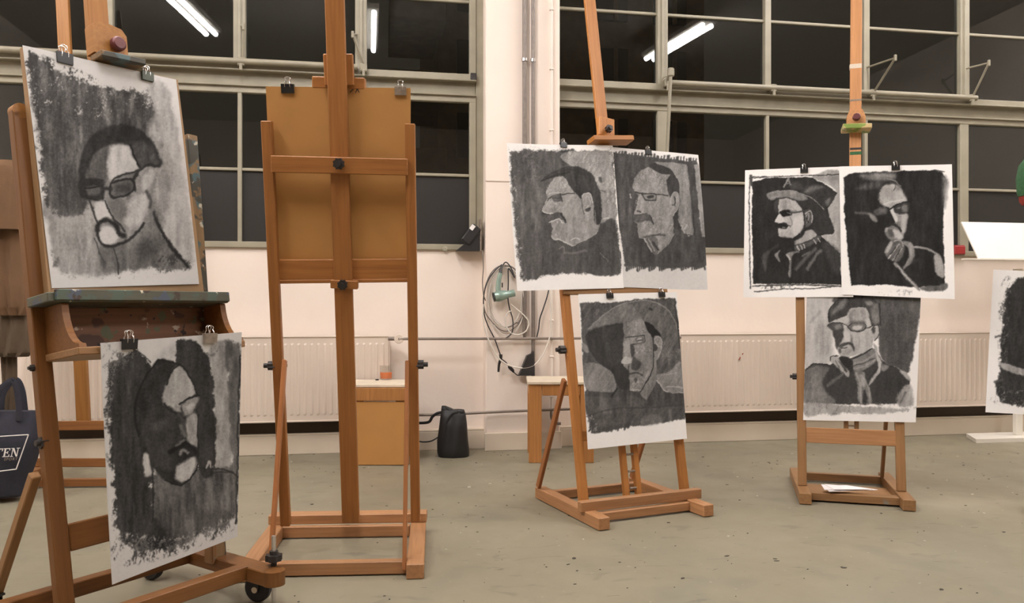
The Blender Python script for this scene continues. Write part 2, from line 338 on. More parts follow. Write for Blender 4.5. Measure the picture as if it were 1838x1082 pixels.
w1 = bank(1, 'steel framed night window bank left of the pillar', -3.7, .70, [-2.73, -1.87, -1.0, -.148], {-1.0: .042, -.15: .042, -2.73: .042}, {-.15: .026, -1.87: .026})
bar(w1, 'end_strip', .70, PX0+.002, SILL, TOP, FY+.012, .12, 'steel_paint')
bar(w1, 'gusset', .655, .70, 2.745, 2.80, FY-.03, .03, 'knob_black')
mesh('screw_cap', glathe([(0, .004), (.008, .005), (.018, .003), (.02, 0)], 14), 'frame_paint', w1, orient(on_wall(799, 447, FY-.014), (0, -1, 0)))
w2 = bank(2, 'steel framed night window bank right of the pillar', PX1-.05, 6.6, [2.165, 3.047, 3.913, 4.815, 5.7], {2.17: .042, 4.82: .042, 4.81: .042}, {2.17: .04, 2.16: .04, 4.82: .04, 4.81: .04})
# rods that work the upper lights
def rod(win, x0, x1):
    y = FY-.05; R = mesh('opening_rod', gtube([(x0, y, 2.792), (x1, y, 2.792)], .023, 12, sm=0), 'steel_paint', win, smooth=True); return R
rod(w1, -3.6, -.17); rod(w2, 2.2, 4.88)
for win, xs in ((w1, (-2.73, -1.87, -1.0, -.148)), (w2, (2.165, 3.047, 3.913, 4.815))):
    for x in xs:
        mesh('rod_bracket', gjoin(gmove(gbox(.05, .07, .06, .006), Matrix.Translation((x+.02, FY-.03, 2.79))), gmove(gbox(.02, .02, .05, .004), Matrix.Translation((x+.02, FY-.06, 2.75)))), 'steel_paint', win)
def arm(win, x, tip, root):
    y = FY-.05; p = V(x+.03, y, 2.80); g = gjoin(gtube([p, tip], .009, 6, sm=0), gtube([tip, root], .008, 6, sm=0), gmove(gbox(.02, .02, .05, .004), Matrix.Translation(Vector(tip))))
    mesh('opening_arm', g, 'steel_paint', win)
for x, px, py in ((3.913, 1607, 104), (4.815, 1775, 113)):
    d = ray(px, py); tp = C0+d*((x+.03)/d[0]); arm(w2, x, tp, V(x, FY, tp[2]+.02))
arm(w1, -1.0, on_wall(437, 48, FY-.09), on_wall(432, 46, FY)); arm(w1, -.148, on_wall(633, 62, FY-.13), on_wall(640, 62, FY))
h_ = on_wall(1204, 130, FY-.12)
mesh('crank_rod', gjoin(gtube([h_, on_wall(1196, 300, FY-.1)], .014, 8, sm=0), gmove(gbox(.05, .04, .07, .01), Matrix.Translation(Vector(h_))), gtube([h_, on_wall(1196, 148, FY-.03)], .016, 8, sm=0)), 'steel_paint', w2)
mesh('crank_ring', gtube([on_wall(1196+9*math.cos(a), 146+9*math.sin(a), FY-.05) for a in np.linspace(0, 2*math.pi, 13)[:-1]], .006, 6, closed=True, sm=2), 'steel_paint', w2)

# ---------------------------------------------------------------- outside, by night
o = thing('street', 'dark street outside the windows', 'street', (0, 20, -3.2)); mesh('asphalt', gbox(90, 40, .1, .01), 'asphalt', o, Matrix.Translation((0, 26.6, -3.25)))
o = thing('apartment_building', 'dim apartment block with balconies across the dark street', 'building', (2.2, 22, -3.2))
block('body', (1.55, 22, -3.2), (9.5, 32, 13), 'night_facade', o, .02)
for k, z in enumerate((1.2, 3.25, 5.3, 7.35, 9.4)):
    for x in (2.6, 4.4, 6.6, 8.4):
        f = block('window', (x-.5, 21.9, z), (x+.5, 22.02, z+1.25), 'night_dark', o, .01)
        block('mullion', (x-.06+.12, 21.84, z), (x+.06+.12, 21.92, z+1.25), 'night_facade', f, .01)
    block('balcony_slab', (.2, 20.6, z-.75), (1.7, 24, z-.05), 'night_facade', o, .02)

# ---------------------------------------------------------------- ceiling lamps (some reflected in the upper panes, a row added unseen for light)
def lamp(c, ang, n_):
    L_ = thing('ceiling_lamp', 'twin tube strip lamp under the ceiling, '+n_, 'lamp', c, 'strip lamps under the ceiling')
    R = Matrix.Translation(Vector(c)) @ Matrix.Rotation(ang, 4, 'Z')
    mesh('housing', gmove(gbox(.26, 1.6, .07, .01), Matrix.Translation((0, 0, .07))), 'white_lacquer', L_, R)
    for y in (-.6, .6): mesh('suspension_rod', gmove(gcyl(.006, max(.02, ZC-c[2]-.1), 6), Matrix.Translation((0, y, .1+(ZC-c[2]-.1)/2))), 'white_lacquer', L_, R)
    for sx in (-.065, .065):
        mesh('tube', gmove(gcyl(.032, 1.5, 12), Matrix.Translation((sx, 0, .0)) @ Matrix.Rotation(math.pi/2, 4, 'X')), 'tube_light', L_, R, smooth=True)
def mirrored(px0, py0, px1, py1, z):
    a = []
    for x, y in ((px0, py0), (px1, py1)):
        d = ray(x, y); q = C0+d*((z-CAMH)/d[2]); a.append(V(q[0], 2*(FY+.038)-q[1], z))
    c = (a[0]+a[1])/2; d = a[1]-a[0]
    return c, math.atan2(-d[0], d[1])
LZ = 4.8
for q, n_ in (((300, -14, 375, 58), 'mirrored left of the pillar'), ((662, 20, 662, 92), 'mirrored beside the pillar'), ((1262, 50, 1172, 103), 'mirrored right of the pillar')):
    c, a = mirrored(*q, LZ); lamp(tuple(c), a, n_)
for i, (x, y) in enumerate(((-3.5, 3.5), (-.8, 3.2), (3.9, 4.2), (7.0, 4.6))):  # added row, out of view and out of the reflections, to brighten the wall
    lamp((x, y, LZ), 0, 'by the windows, '+('above the rolling easel', 'above the pillar', 'above the right easel', 'beyond the right edge')[i])

# ---------------------------------------------------------------- radiators and pipes
def radiator(x0, x1, label, valve_right):
    R = thing('radiator', label, 'radiator', ((x0+x1)/2, YW-.06, .24), 'panel radiators under the windows')
    z0, z1, y = .245, .842, YW-.125
    n = int(round((x1-x0)/.0455)); vs, fs = [], []; xs = []; zs = [z0+.005, z0+.04, z0+.052, z1-.058, z1-.045, z1-.004]
    for i in range(n):
        a = x0+(x1-x0)*i/n; wd = (x1-x0)/n
        xs += [(a+wd*.0, 0), (a+wd*.2, 0), (a+wd*.38, 1), (a+wd*.82, 1), (a+wd*1., 0)]
    for zi, z in enumerate(zs):
        for x, d in xs: vs.append((x, y-(.0 if zi in (0, 1, 4, 5) else .0045*(1-d)), z))
    m = len(xs)
    for r in range(len(zs)-1):
        for i in range(m-1): fs.append((r*m+i, r*m+i+1, (r+1)*m+i+1, (r+1)*m+i))
    mesh('front_panel', (vs, fs), 'radiator_enamel', R)
    block('top_edge', (x0-.004, y-.006, z1-.004), (x1+.004, y+.006, z1+.008), 'radiator_enamel', R); block('bottom_edge', (x0-.004, y-.006, z0-.006), (x1+.004, y+.006, z0+.006), 'radiator_enamel', R)
    block('top_grille', (x0, y+.006, z1-.012), (x1, YW-.035, z1+.003), 'radiator_enamel', R); block('rear_panel', (x0, YW-.05, z0), (x1, YW-.035, z1-.012), 'radiator_enamel', R)
    for x in (x0, x1): block('side_cover', (x-.004, y+.004, z0+.02), (x+.004, YW-.035, z1), 'radiator_enamel', R)
    for x in (x0+.2, x1-.2): block('wall_bracket', (x-.02, YW-.04, z0+.1), (x+.02, YW-.004, z1-.1), 'radiator_enamel', R)
    return R
rl = radiator(-2.35, .05, 'ribbed white panel radiator left of the pillar', True)
v = on_wall(716, 608, 5.66)
mesh('valve_dial', gjoin(gmove(gcyl(.034, .03, 20, b=.004), Matrix.Translation((0, 0, 0)))), 'radiator_enamel', rl, orient(v, (0, -1, 0)), smooth=True)
mesh('valve_neck', gtube([V(.05, 5.70, v[2]), v+V(0, .02, 0)], .014, 10, sm=0), 'galvanised', rl)
lettering('valve_figure', '6', .03, rl, basis(V(1, 0, 0), V(0, 0, 1), V(0, -1, 0), v+V(0, -.0155, -.01)), 'knob_black')
mesh('bleed_pipe', gtube([V(.055, 5.70, .84), V(.055, 5.70, .5), V(.05, 5.71, .46)], .006, 6, sm=0), 'radiator_enamel', rl)
rr_ = radiator(2.27, 5.4, 'long ribbed white panel radiator right of the pillar', False)
for k, (x0, x1) in enumerate(((-2.4, .08), (2.25, 5.42))):  # dark strips painted in for the shade under each radiator
    st(block('shade_strip_%d' % (k+1), (x0, YW-.028, .148), (x1, YW, .30), 'radiator_gap_shade'), 'dark brown duct board in the gap below the radiator '+('left' if k == 0 else 'right')+' of the pillar')
for a_, c_ in (((1329, 641), (1326, 646)), ((1332, 636), (1334, 634))): mesh('paint_mark', gtube([on_wall(*a_, YW-.1315), on_wall(*c_, YW-.1315)], .004, 5, sm=0), 'red_mark', rr_)
def pipe(name, label, pts, r, mat='copper_grey', sm=0, cat='pipe', group=None):
    o = mesh(name, gtube(pts, r, 10, sm=sm), mat, None, smooth=True); return tag(o, label, cat, group)
PY = PF-.045
zs_ = on_wall(900, 608, PY)[2]
pipe('heating_pipe', 'upper grey heating pipe running between the two radiators', [V(.075, 5.66, v[2]), V(.3, PY, zs_+.004), V(1.3, PY, zs_), V(1.8, PY+.05, zs_), V(2.27, 5.70, zs_)], .0095)
zl = on_wall(900, 741, PY)[2]
pipe('heating_pipe', 'lower grey heating pipe along the wall behind the black bag', [V(-.05, 5.74, .27), V(.02, PY+.06, zl-.004), V(.4, PY, zl-.002), V(.9, PY, zl+.01), V(1.5, PY, zl+.02), V(2.3, 5.72, zl+.03)], .0095, sm=4)
def conduit(px, r, y0, y1, label, mat='galvanised', extra=()):
    p0 = on_wall(px, y0, PF-r-.012); p1 = on_wall(px, y1, PF-r-.012); p1[0] = p0[0]
    o = mesh('conduit', gtube([V(p0[0], p0[1], ZC-.01), p1]+list(extra), r, 12, sm=0), mat, None, smooth=True); return tag(o, label, 'conduit', 'conduits on the pillar'), p0[0]
cA, xA = conduit(941.5, .0165, 0, 596, 'left grey steel conduit on the pillar, ending above the heating pipe')
cB, xB = conduit(957, .0145, 0, 700, 'right grey steel conduit on the pillar, running down behind the low bench')
cC, xC = conduit(990, .0105, 0, 735, 'thin white conduit near the right edge of the pillar', 'white_conduit')
e_ = on_wall(990, 735, PF-.02); mesh('elbow', gtube([V(xC, e_[1], e_[2]+.01), V(xC, e_[1], e_[2]-.06), V(xC+.03, e_[1], e_[2]-.1), V(xC+.07, e_[1], e_[2]-.105)], .0105, 8, sm=4), 'copper_grey', cC, smooth=True)
mesh('end_fitting', gcyl(.012, .05, 10, .017), 'galvanised', cA, Matrix.Translation(Vector(on_wall(941.5, 600, PF-.028))))
for c_, x_, r_, ys in ((cA, xA, .0165, (108, 420)), (cB, xB, .0145, (108, 420)), (cC, xC, .0105, (15, 122, 232, 575, 640, 712))):
    for y_ in ys:
        q = on_wall(950, y_, PF-r_-.012); g = glathe([(r_, -.011), (r_+.006, -.011), (r_+.006, .011), (r_, .011)], 14) if c_ is not cC else gbox(.03, .03, .014, .003)
        mesh('pipe_clip', gjoin(g, gmove(gbox(.012, .02, .014, .002), Matrix.Translation((0, r_+.006, 0)))), 'steel_wire' if c_ is not cC else 'white_conduit', c_, Matrix.Translation((x_, PF-r_-.012, q[2])), smooth=False)
# ---------------------------------------------------------------- easels
def foot_end(fr, s, k): return fr
FB = Frame(on_floor(632, 940, .1), (.994, -.11), 11, (-.11, -.994))
FC = Frame(on_floor(1048, 908, .07), (.97, .243), 11, (-.243, .97))
FD = Frame(on_floor(1440, 868, .07), (.905, -.425), 8, (.425, .905))
FA = Frame(on_floor(395, 1005, .12), (.684, .729), 8.5, (-.729, .684))

# easel seen from behind, with the bare fibreboard
T = thing('studio_easel', 'beech easel seen from behind, holding the bare brown fibreboard', 'easel', on_floor(632, 985))
f = FB; W_ = 'beech_warm'
beam('upright', f.px(513, 942), f.px(479, 217), .042, .034, f.e, W_, T); beam('upright', f.px(746, 934), f.px(736, 222), .04, .034, f.e, W_, T)
beam('mast', f.px(630, 937, .006), f.px(598, -90, .006), .074, .026, f.e, W_, T)
beam('cross_rail', f.px(487, 294, .03), f.px(732, 300, .03), .066, .022, f.u, W_, T); beam('cross_rail', f.px(499, 484, -.018), f.px(737, 482, -.018), .085, .022, f.u, W_, T)
beam('board_ledge', f.px(490, 503, -.05), f.px(742, 500, -.05), .09, .016, f.n, W_, T)
beam('clamp_block', f.px(607, 97, -.022), f.px(610, 154, -.022), .115, .028, f.e, W_, T); beam('clamp_bar', f.px(562, 148, -.055), f.px(656, 151, -.055), .045, .05, f.u, W_, T)
beam('slide_block', f.px(594, 509, .012), f.px(643, 511, .012), .035, .03, f.u, W_, T)
star_knob('knob', f.px(608, 294, .062), f.n, .024, T); star_knob('knob', f.px(615, 511, .045), f.n, .022, T)
fwd = -f.b                                                        # away from the viewer
near_r, far_r = on_floor(745, 1026, .03), on_floor(751, 944, .03); near_l = near_r-f.e*.645; far_l = far_r-f.e*.645
beam('foot', near_r, far_r+fwd*.02, .068, .058, f.e, 'beech_worn', T); beam('foot', near_l, far_l+fwd*.02, .068, .058, f.e, 'beech_worn', T)
c0 = far_l+V(0, 0, .05); c1 = far_r+V(0, 0, .05); beam('base_rail', c0-f.e*.034-fwd*.01, c1+f.e*.04-fwd*.01, .042, .075, UP, 'beech_worn', T)
beam('base_rail', far_l+f.e*.034-fwd*.06, far_r-f.e*.034-fwd*.06, .05, .03, UP, 'beech_worn', T); beam('base_rail', near_l+f.e*.034+fwd*.07+V(0, 0, -.0), near_r-f.e*.034+fwd*.07, .05, .04, UP, 'beech_worn', T)
beam('strut', f.px(511, 646, .012), on_floor(486, 1006, .05), .016, .034, f.e, 'pine', T); beam('strut', f.px(731, 648, .012), on_floor(726, 1024, .02), .016, .034, f.e, 'pine', T)
star_knob('side_knob', f.px(488, 656), -f.e, .02, T, th=.03); star_knob('side_knob', f.px(754, 654), f.e, .02, T, th=.03)
# the fibreboard itself
def board(name, label, fr, cs, o, th, mat, cat='board'):
    q = [fr.px(x, y, o) for x, y in cs]; c = sum(q)/4; M = basis(fr.e, fr.u, fr.n, c)
    pts = [((p-c)@fr.e, (p-c)@fr.u) for p in q]; b_ = mesh(name, gprism(pts, th), mat, None, M @ Matrix.Translation((0, 0, -th/2))); return tag(b_, label, cat)
fb = board('fibreboard', 'bare brown fibreboard held on the easel seen from behind', FB, [(477, 155), (737, 158), (736, 499), (492, 501)], -.032, .007, 'fibreboard')
for k, (x0, y0, x1, y1) in enumerate(((628, 166, 634, 160), (638, 167, 641, 159), (641, 159, 645, 166))):
    mesh('pencil_mark', gtube([FB.px(x0, y0, -.0315), FB.px(x1, y1, -.0315)], .0018, 5, sm=0), 'knob_black', fb)

# easel with two profiles above and the broad hat below
T = thing('studio_easel', 'beech easel holding two profile portraits above one portrait in a broad hat', 'easel', on_floor(1110, 905)); f = FC
def hbase(T, f, wl, sL, sR, front, back, top_l, top_r, mat='beech', fw=.062, base='beech_worn'):
    """two feet, cross rails, uprights and rear struts in the frame's own metres"""
    for s in (sL, sR):
        a = f.p0+f.e*s; a[2] = .032
        beam('foot', a+f.nh*front, a-f.nh*back, fw, .058, f.e, base, T)
        beam('upright', f.at(s, -.01), f.at(s, top_l if s == sL else top_r), .046, .032, f.e, mat, T)
    a = f.p0+f.e*sL; b_ = f.p0+f.e*sR; a[2] = b_[2] = .03
    beam('base_rail', a-f.nh*(back-.08)+f.e*.03, b_-f.nh*(back-.08)-f.e*.03, .046, .034, UP, base, T)
    return a, b_
a, b_ = hbase(T, f, 0, .0, .602, .2, .5, 1.62, 1.62)
beam('base_rail', a+f.nh*.07+f.e*.03, b_+f.nh*.07-f.e*.03, .042, .034, UP, 'beech_worn', T)
beam('picture_ledge', a+f.nh*.045-f.e*.05+V(0, 0, .052), b_+f.nh*.045+f.e*.06+V(0, 0, .052), .05, .04, UP, 'beech_worn', T)
for s, sg in ((.0, -1), (.602, 1)):
    p = f.p0+f.e*(s+sg*.0)-f.nh*.46; p[2] = .07; beam('strut', f.at(s-.03 if s == 0 else s-.034, .63, -.03), p-(f.e*.03 if s == 0 else f.e*.034), .02, .034, f.e, 'pine', T)
    if s == 0: star_knob('side_knob', f.at(-.045, .78), -f.e, .022, T, th=.03)
for sx in (-.036, .036): beam('ratchet_slat', f.px(1136, 897, -.02)+f.e*sx, f.at(.302+sx, 1.0, -.02), .03, .03, f.e, 'beech', T)
for k in range(9): mesh('ratchet_peg', gcyl(.006, .046, 8), 'clip_grey', T, orient(f.at(.302, .06+k*.085, -.012), f.e))
beam('cross_rail', f.at(.02, .34, -.0), f.at(.58, .34, -.0), .05, .02, f.u, 'beech', T); beam('cross_rail', f.at(-.02, 1.09, .018), f.at(.62, 1.09, .018), .055, .022, f.u, 'old_beech', T)
beam('mast', f.at(.335, .95, -.012), f.at(.338, 2.98, -.012), .068, .024, f.e, 'beech', T)
beam('clamp_block', f.px(1087, 213, .01), f.px(1087, 246, .01), .1, .03, f.e, 'beech', T); beam('clamp_bar', f.px(1060, 252, .035), f.px(1131, 252, .035), .028, .085, f.u, 'beech', T)
star_knob('knob', f.px(1093, 231, .05), f.n, .022, T)
# easel on the right with the cowboy, the hand on chin and the scarf
T = thing('studio_easel', 'worn beech easel holding the cowboy, the hand on chin and the scarf portraits', 'easel', on_floor(1535, 875)); f = FD
a, b_ = hbase(T, f, 0, .0, .502, .2, .5, 1.6, 1.6, 'old_beech', base='old_beech')
beam('base_rail', a+f.nh*.09+f.e*.03, b_+f.nh*.09-f.e*.03, .042, .06, UP, 'old_beech', T)
mesh('floor_panel', gbox(.44, .3, .008), 'old_beech', T, basis(f.e, -f.nh, UP, (a+b_)/2-f.nh*.09+V(0, 0, -.012)))
beam('cross_rail', f.at(.02, .27), f.at(.485, .27), .085, .022, f.u, 'beech_worn', T)
for s, rr_ in ((.02, .24), (.468, .36)):
    p = f.p0+f.e*s-f.nh*rr_; p[2] = .06; beam('strut', f.at(s, .66, -.03), p, .018, .032, f.e, 'old_beech', T)
star_knob('side_knob', f.at(-.035, .595), -f.e, .018, T, th=.022)
for sx in (-.027, .027): beam('ratchet_slat', f.px(1528, 779, -.014)+f.e*sx, f.px(1528, 600, -.014)+f.e*sx, .022, .026, f.e, 'old_beech', T)
for k in range(6): mesh('ratchet_peg', gcyl(.005, .04, 8), 'clip_grey', T, orient(f.px(1528, 764-k*25, -.008), f.e))
beam('mast', f.px(1534, 420, -.01), f.px(1538, -130, -.01), .062, .024, f.e, 'mast_painted', T)
q0 = f.px(1536.5, 228, .012); pr = [(-.05, 0), (.05, 0), (.05, .06), (.035, .1), (0, .112), (-.035, .1), (-.05, .06)]
mesh('clamp_block', gprism(pr, .03), 'mast_painted', T, basis(f.e, f.u, f.n, q0)); beam('clamp_bar', f.px(1511, 231, .035), f.px(1563, 230, .035), .028, .09, f.u, 'green_smeared', T)
mesh('knob', gcyl(.021, .03, 14, b=.004), 'knob_maroon', T, orient(f.px(1537.5, 210, .05), f.n), smooth=True)
for y_, h_, m_ in ((120, .028, 'skirting'), (181, .012, 'clip_grey'), (268, .014, 'knob_black'), (276, .02, 'green_knit')):
    mesh('paint_band', gbox(.0635, .0255, h_, .001), m_, T, basis(f.e, np.cross(f.u, f.e), f.u, f.px(1535.5, y_, -.01)))
# hidden backing boards the sheets are clipped to
board('backing_board', 'brown backing board behind the two profile portraits', FC, [(965, 268), (1215, 283), (1232, 512), (985, 512)], .024, .008, 'drawing_board')
board('backing_board', 'brown backing board behind the cowboy and hand on chin portraits', FD, [(1450, 304), (1640, 300), (1640, 560), (1452, 560)], .022, .006, 'drawing_board')

# the heavy easel on castors, left
T = thing('rolling_easel', 'heavy paint smeared rolling easel with tray and castors at the left', 'easel', FA.p0-UP*.12-FA.e*.28); f = FA; sw = 'studio_wood'; sd = 'studio_wood_dark'
L0 = f.p0-f.e*.553; n_ = f.nh
beam('upright', f.px(392, 1002), f.px(340, 244), .045, .04, f.e, 'blue_smeared', T); beam('upright', L0-f.u*.09, f.px(33, 201), .05, .036, f.e, sd, T)
mesh('upright_tip', gcyl(.025, .036, 20), sw, T, orient(f.px(33, 201), f.n, f.u))
for base, k in ((f.p0, 0), (L0, 1)):
    z_ = V(0, 0, -.005); a_ = base+z_-n_*(-.07 if k else .42); c_ = base+z_+n_*.30
    beam('side_rail', a_, c_, .075, .05, f.e, sd, T); mesh('rail_end', gcyl(.0375, .05, 22), sd, T, Matrix.Translation(Vector(c_)))
    if not k: beam('upright_bracket', base-f.e*.0+V(0, 0, .0)-f.e*.04, base-f.e*.04+V(0, 0, .11), .02, .05, f.e, 'old_beech', T)
    for off, e_off in ((.19, .02), (-.34, -.06)):
        p = base+n_*off+f.e*e_off; p[2] = .05
        wv = mesh('castor', gjoin(gcyl(.049, .032, 24, b=.008), gmove(gcyl(.014, .046, 10), Matrix.Identity(4))), 'rubber', T, orient(p, -f.e+n_*.35), smooth=True)
        mesh('castor_hub', gcyl(.011, .052, 12), 'white_worn', wv, orient(p, -f.e+n_*.35))
        mesh('castor_fork', gjoin(gmove(gbox(.03, .006, .05, .002), Matrix.Translation((0, .021, .03))), gmove(gbox(.03, .006, .05, .002), Matrix.Translation((0, -.021, .03))), gmove(gbox(.05, .05, .008, .002), Matrix.Translation((0, 0, .058)))), 'knob_black', wv, orient(p, UP, n_+f.e*.35))
    if k: continue
    p = base+n_*.262+f.e*.03; mesh('levelling_screw', gcyl(.008, .24, 10), 'steel_wire', T, Matrix.Translation((p[0], p[1], .125)))
    star_knob('levelling_knob', (p[0], p[1], .168), UP, .03, T)
beam('base_rail', L0+n_*.18+V(0, 0, -.0)+f.e*.03, f.p0+n_*.18-f.e*.03, .05, .045, UP, sd, T); beam('base_rail', L0-n_*.15-f.e*.12, f.p0-n_*.15-f.e*.03, .05, .045, UP, sd, T)
beam('lower_rail', f.px(122, 965, -.005), f.px(360, 905, -.005), .085, .024, f.u, sd, T)
beam('strut', f.at(-.553, .42, -.03)-f.e*.045, L0-n_*.40+V(0, 0, -.09)-f.e*.045, .03, .03, f.e, 'old_beech', T)
star_knob('side_knob', f.px(62, 660)-f.e*.006, -f.e, .011, T, th=.012); star_knob('side_knob', f.px(84, 793, .0)-f.e*.012, -f.e, .02, T, th=.02)
beam('mast', f.at(-.295, .5, -.035), f.at(-.275, 2.25, -.035), .075, .03, f.e, 'studio_wood', T)
pr = [(-.062, 0), (.062, 0), (.062, .09), (.045, .112), (-.02, .122), (-.05, .112), (-.062, .1)]
mesh('clamp_block', gprism(pr, .05), sw, T, basis(f.e, f.u, f.n, f.px(194, 105, .02))); beam('clamp_bar', f.px(172, 100, .06), f.px(252, 117, .06), .022, .075, f.u, 'blue_smeared', T)
mesh('knob', gcyl(.026, .03, 16, b=.006), 'knob_maroon', T, orient(f.px(212, 79, .065), f.n), smooth=True)
# tray, cheeks, panel, lower shelf
tl, tr = f.st(80, 546, .12), f.st(404, 535, .12); tt = .953
beam('tray', f.at(tl[0], tt, .075), f.at(tr[0], tt, .075), .03, .13, f.u, 'painted_tray', T)
beam('tray_lip', f.at(tl[0]+.02, tt+.006, .143), f.at(tr[0], tt+.006, .143), .036, .012, f.u, 'painted_tray', T)
lo = tt-.165
cheek = [(0, 0), (0, .148), (.125, .148)]+[(.127+.083*(1-math.cos(k/8*math.pi/2)), .142-.13*math.sin(k/8*math.pi/2)) for k in range(9)]+[(.215, .0)]
for s_ in (-.548, .02): mesh('cheek', gprism(cheek, .022), sd, T, basis(f.n, f.u, -f.e, f.at(s_, lo, .0)))
beam('back_panel', f.at(-.535, lo+.075, .024), f.at(.008, lo+.075, .024), .148, .012, f.u, 'dabbed_panel', T)
beam('lower_shelf', f.at(-.565, lo-.012, .108), f.at(.035, lo-.012, .108), .024, .218, f.u, 'old_beech', T)
db = board('drawing_board', 'worn brown drawing board behind the spectacled portrait on the rolling easel', FA, [(43, 82), (319, 143), (366, 524), (89, 541)], .05, .03, 'drawing_board')

# background easel behind it, left
ZB = 4.5
pe = on_floor(152, 862, .03); FE = Frame(pe, (.97, -.1), 6, (.1, .97)); f = FE
T = thing('background_easel', 'plain wooden easel standing behind the rolling easel, coat hung on it', 'easel', pe-UP*.03)
beam('mast', f.px(151, 770), f.px(108, -90), .075, .03, f.e, 'studio_wood', T)
beam('upright', f.px(24, 858), f.px(11, 310), .05, .035, f.e, 'beech_dark', T); beam('upright', f.px(286, 858), f.px(262, 200), .05, .035, f.e, 'beech_dark', T)
beam('cross_rail', f.px(20, 765, .03), f.px(286, 762, .03), .055, .024, f.u, 'beech_dark', T); beam('cross_rail', f.px(20, 830, .0), f.px(286, 830, .0), .05, .03, f.u, 'beech_dark', T)
for x in (24, 286):
    q = f.px(x, 858); q[2] = .03; beam('foot', q+f.nh*.2, q-f.nh*.35, .06, .055, f.e, 'beech_dark', T)
q = f.px(24, 858); q2 = f.px(286, 858); q[2] = q2[2] = .03; beam('base_rail', q+f.nh*.05, q2+f.nh*.05, .045, .03, UP, 'beech_dark', T)

# easel beyond the right edge: one foot and the sheet on it reach into view
pg = on_floor(1838, 915, .03); FG = Frame(pg+V(.2, .2, 0), (.78, -.62), 8, (.62, .78)); f = FG
T = thing('studio_easel', 'beech easel at the right edge, only one foot in view', 'easel', pg-UP*.03)
gd = V(.8, .6, 0); ge = V(.6, -.8, 0)
for k_ in (0, .5): beam('foot', pg+RT*.035+gd*.02+ge*k_, pg+RT*.035+gd*.7+ge*k_, .062, .058, ge, 'old_beech', T)
beam('upright', f.at(.06, 0), f.at(.06, 1.62), .046, .032, f.e, 'old_beech', T); beam('upright', f.at(.52, 0), f.at(.52, 1.62), .046, .032, f.e, 'old_beech', T)
beam('cross_rail', f.at(.02, 1.05, .02), f.at(.56, 1.05, .02), .05, .02, f.u, 'old_beech', T); beam('cross_rail', f.at(.02, .3, .0), f.at(.56, .3, .0), .05, .02, f.u, 'old_beech', T)
# ---------------------------------------------------------------- charcoal drawings
def vnoise(x, y, seed):
    rs = np.random.RandomState(seed); T = rs.rand(64, 64)
    xi = np.floor(x).astype(int); yi = np.floor(y).astype(int)
    fx = x-xi; fy = y-yi; fx = fx*fx*(3-2*fx); fy = fy*fy*(3-2*fy)
    a = T[xi % 64, yi % 64]; b = T[(xi+1) % 64, yi % 64]
    c = T[xi % 64, (yi+1) % 64]; d = T[(xi+1) % 64, (yi+1) % 64]
    return (a*(1-fx)+b*fx)*(1-fy)+(c*(1-fx)+d*fx)*fy

def fbm(x, y, seed, o=3):
    s = 0; a = .5; t = 0
    for k in range(o):
        s = s+a*vnoise(x*2**k+k*7.3, y*2**k+k*3.1, seed+k); t += a; a *= .55
    return s/t*2-1

def catmull(pts, closed, n=5):
    p = np.array(pts, float); m = len(p); out = []
    rng = range(m) if closed else range(m-1)
    for i in rng:
        if closed: a, b, c, d = p[i-1], p[i], p[(i+1) % m], p[(i+2) % m]
        else: a, b, c, d = p[max(i-1, 0)], p[i], p[i+1], p[min(i+2, m-1)]
        for k in range(n):
            t = k/n
            out.append(.5*((2*b)+(c-a)*t+(2*a-5*b+4*c-d)*t*t+(3*b-a-3*c+d)*t**3))
    if not closed: out.append(p[-1])
    return np.array(out)

def homog(src, dst):
    A = []; B = []
    for (x, y), (u, v) in zip(src, dst):
        A += [[x, y, 1, 0, 0, 0, -u*x, -u*y], [0, 0, 0, x, y, 1, -v*x, -v*y]]; B += [u, v]
    h = np.linalg.solve(np.array(A, float), np.array(B, float))
    return np.append(h, 1).reshape(3, 3)

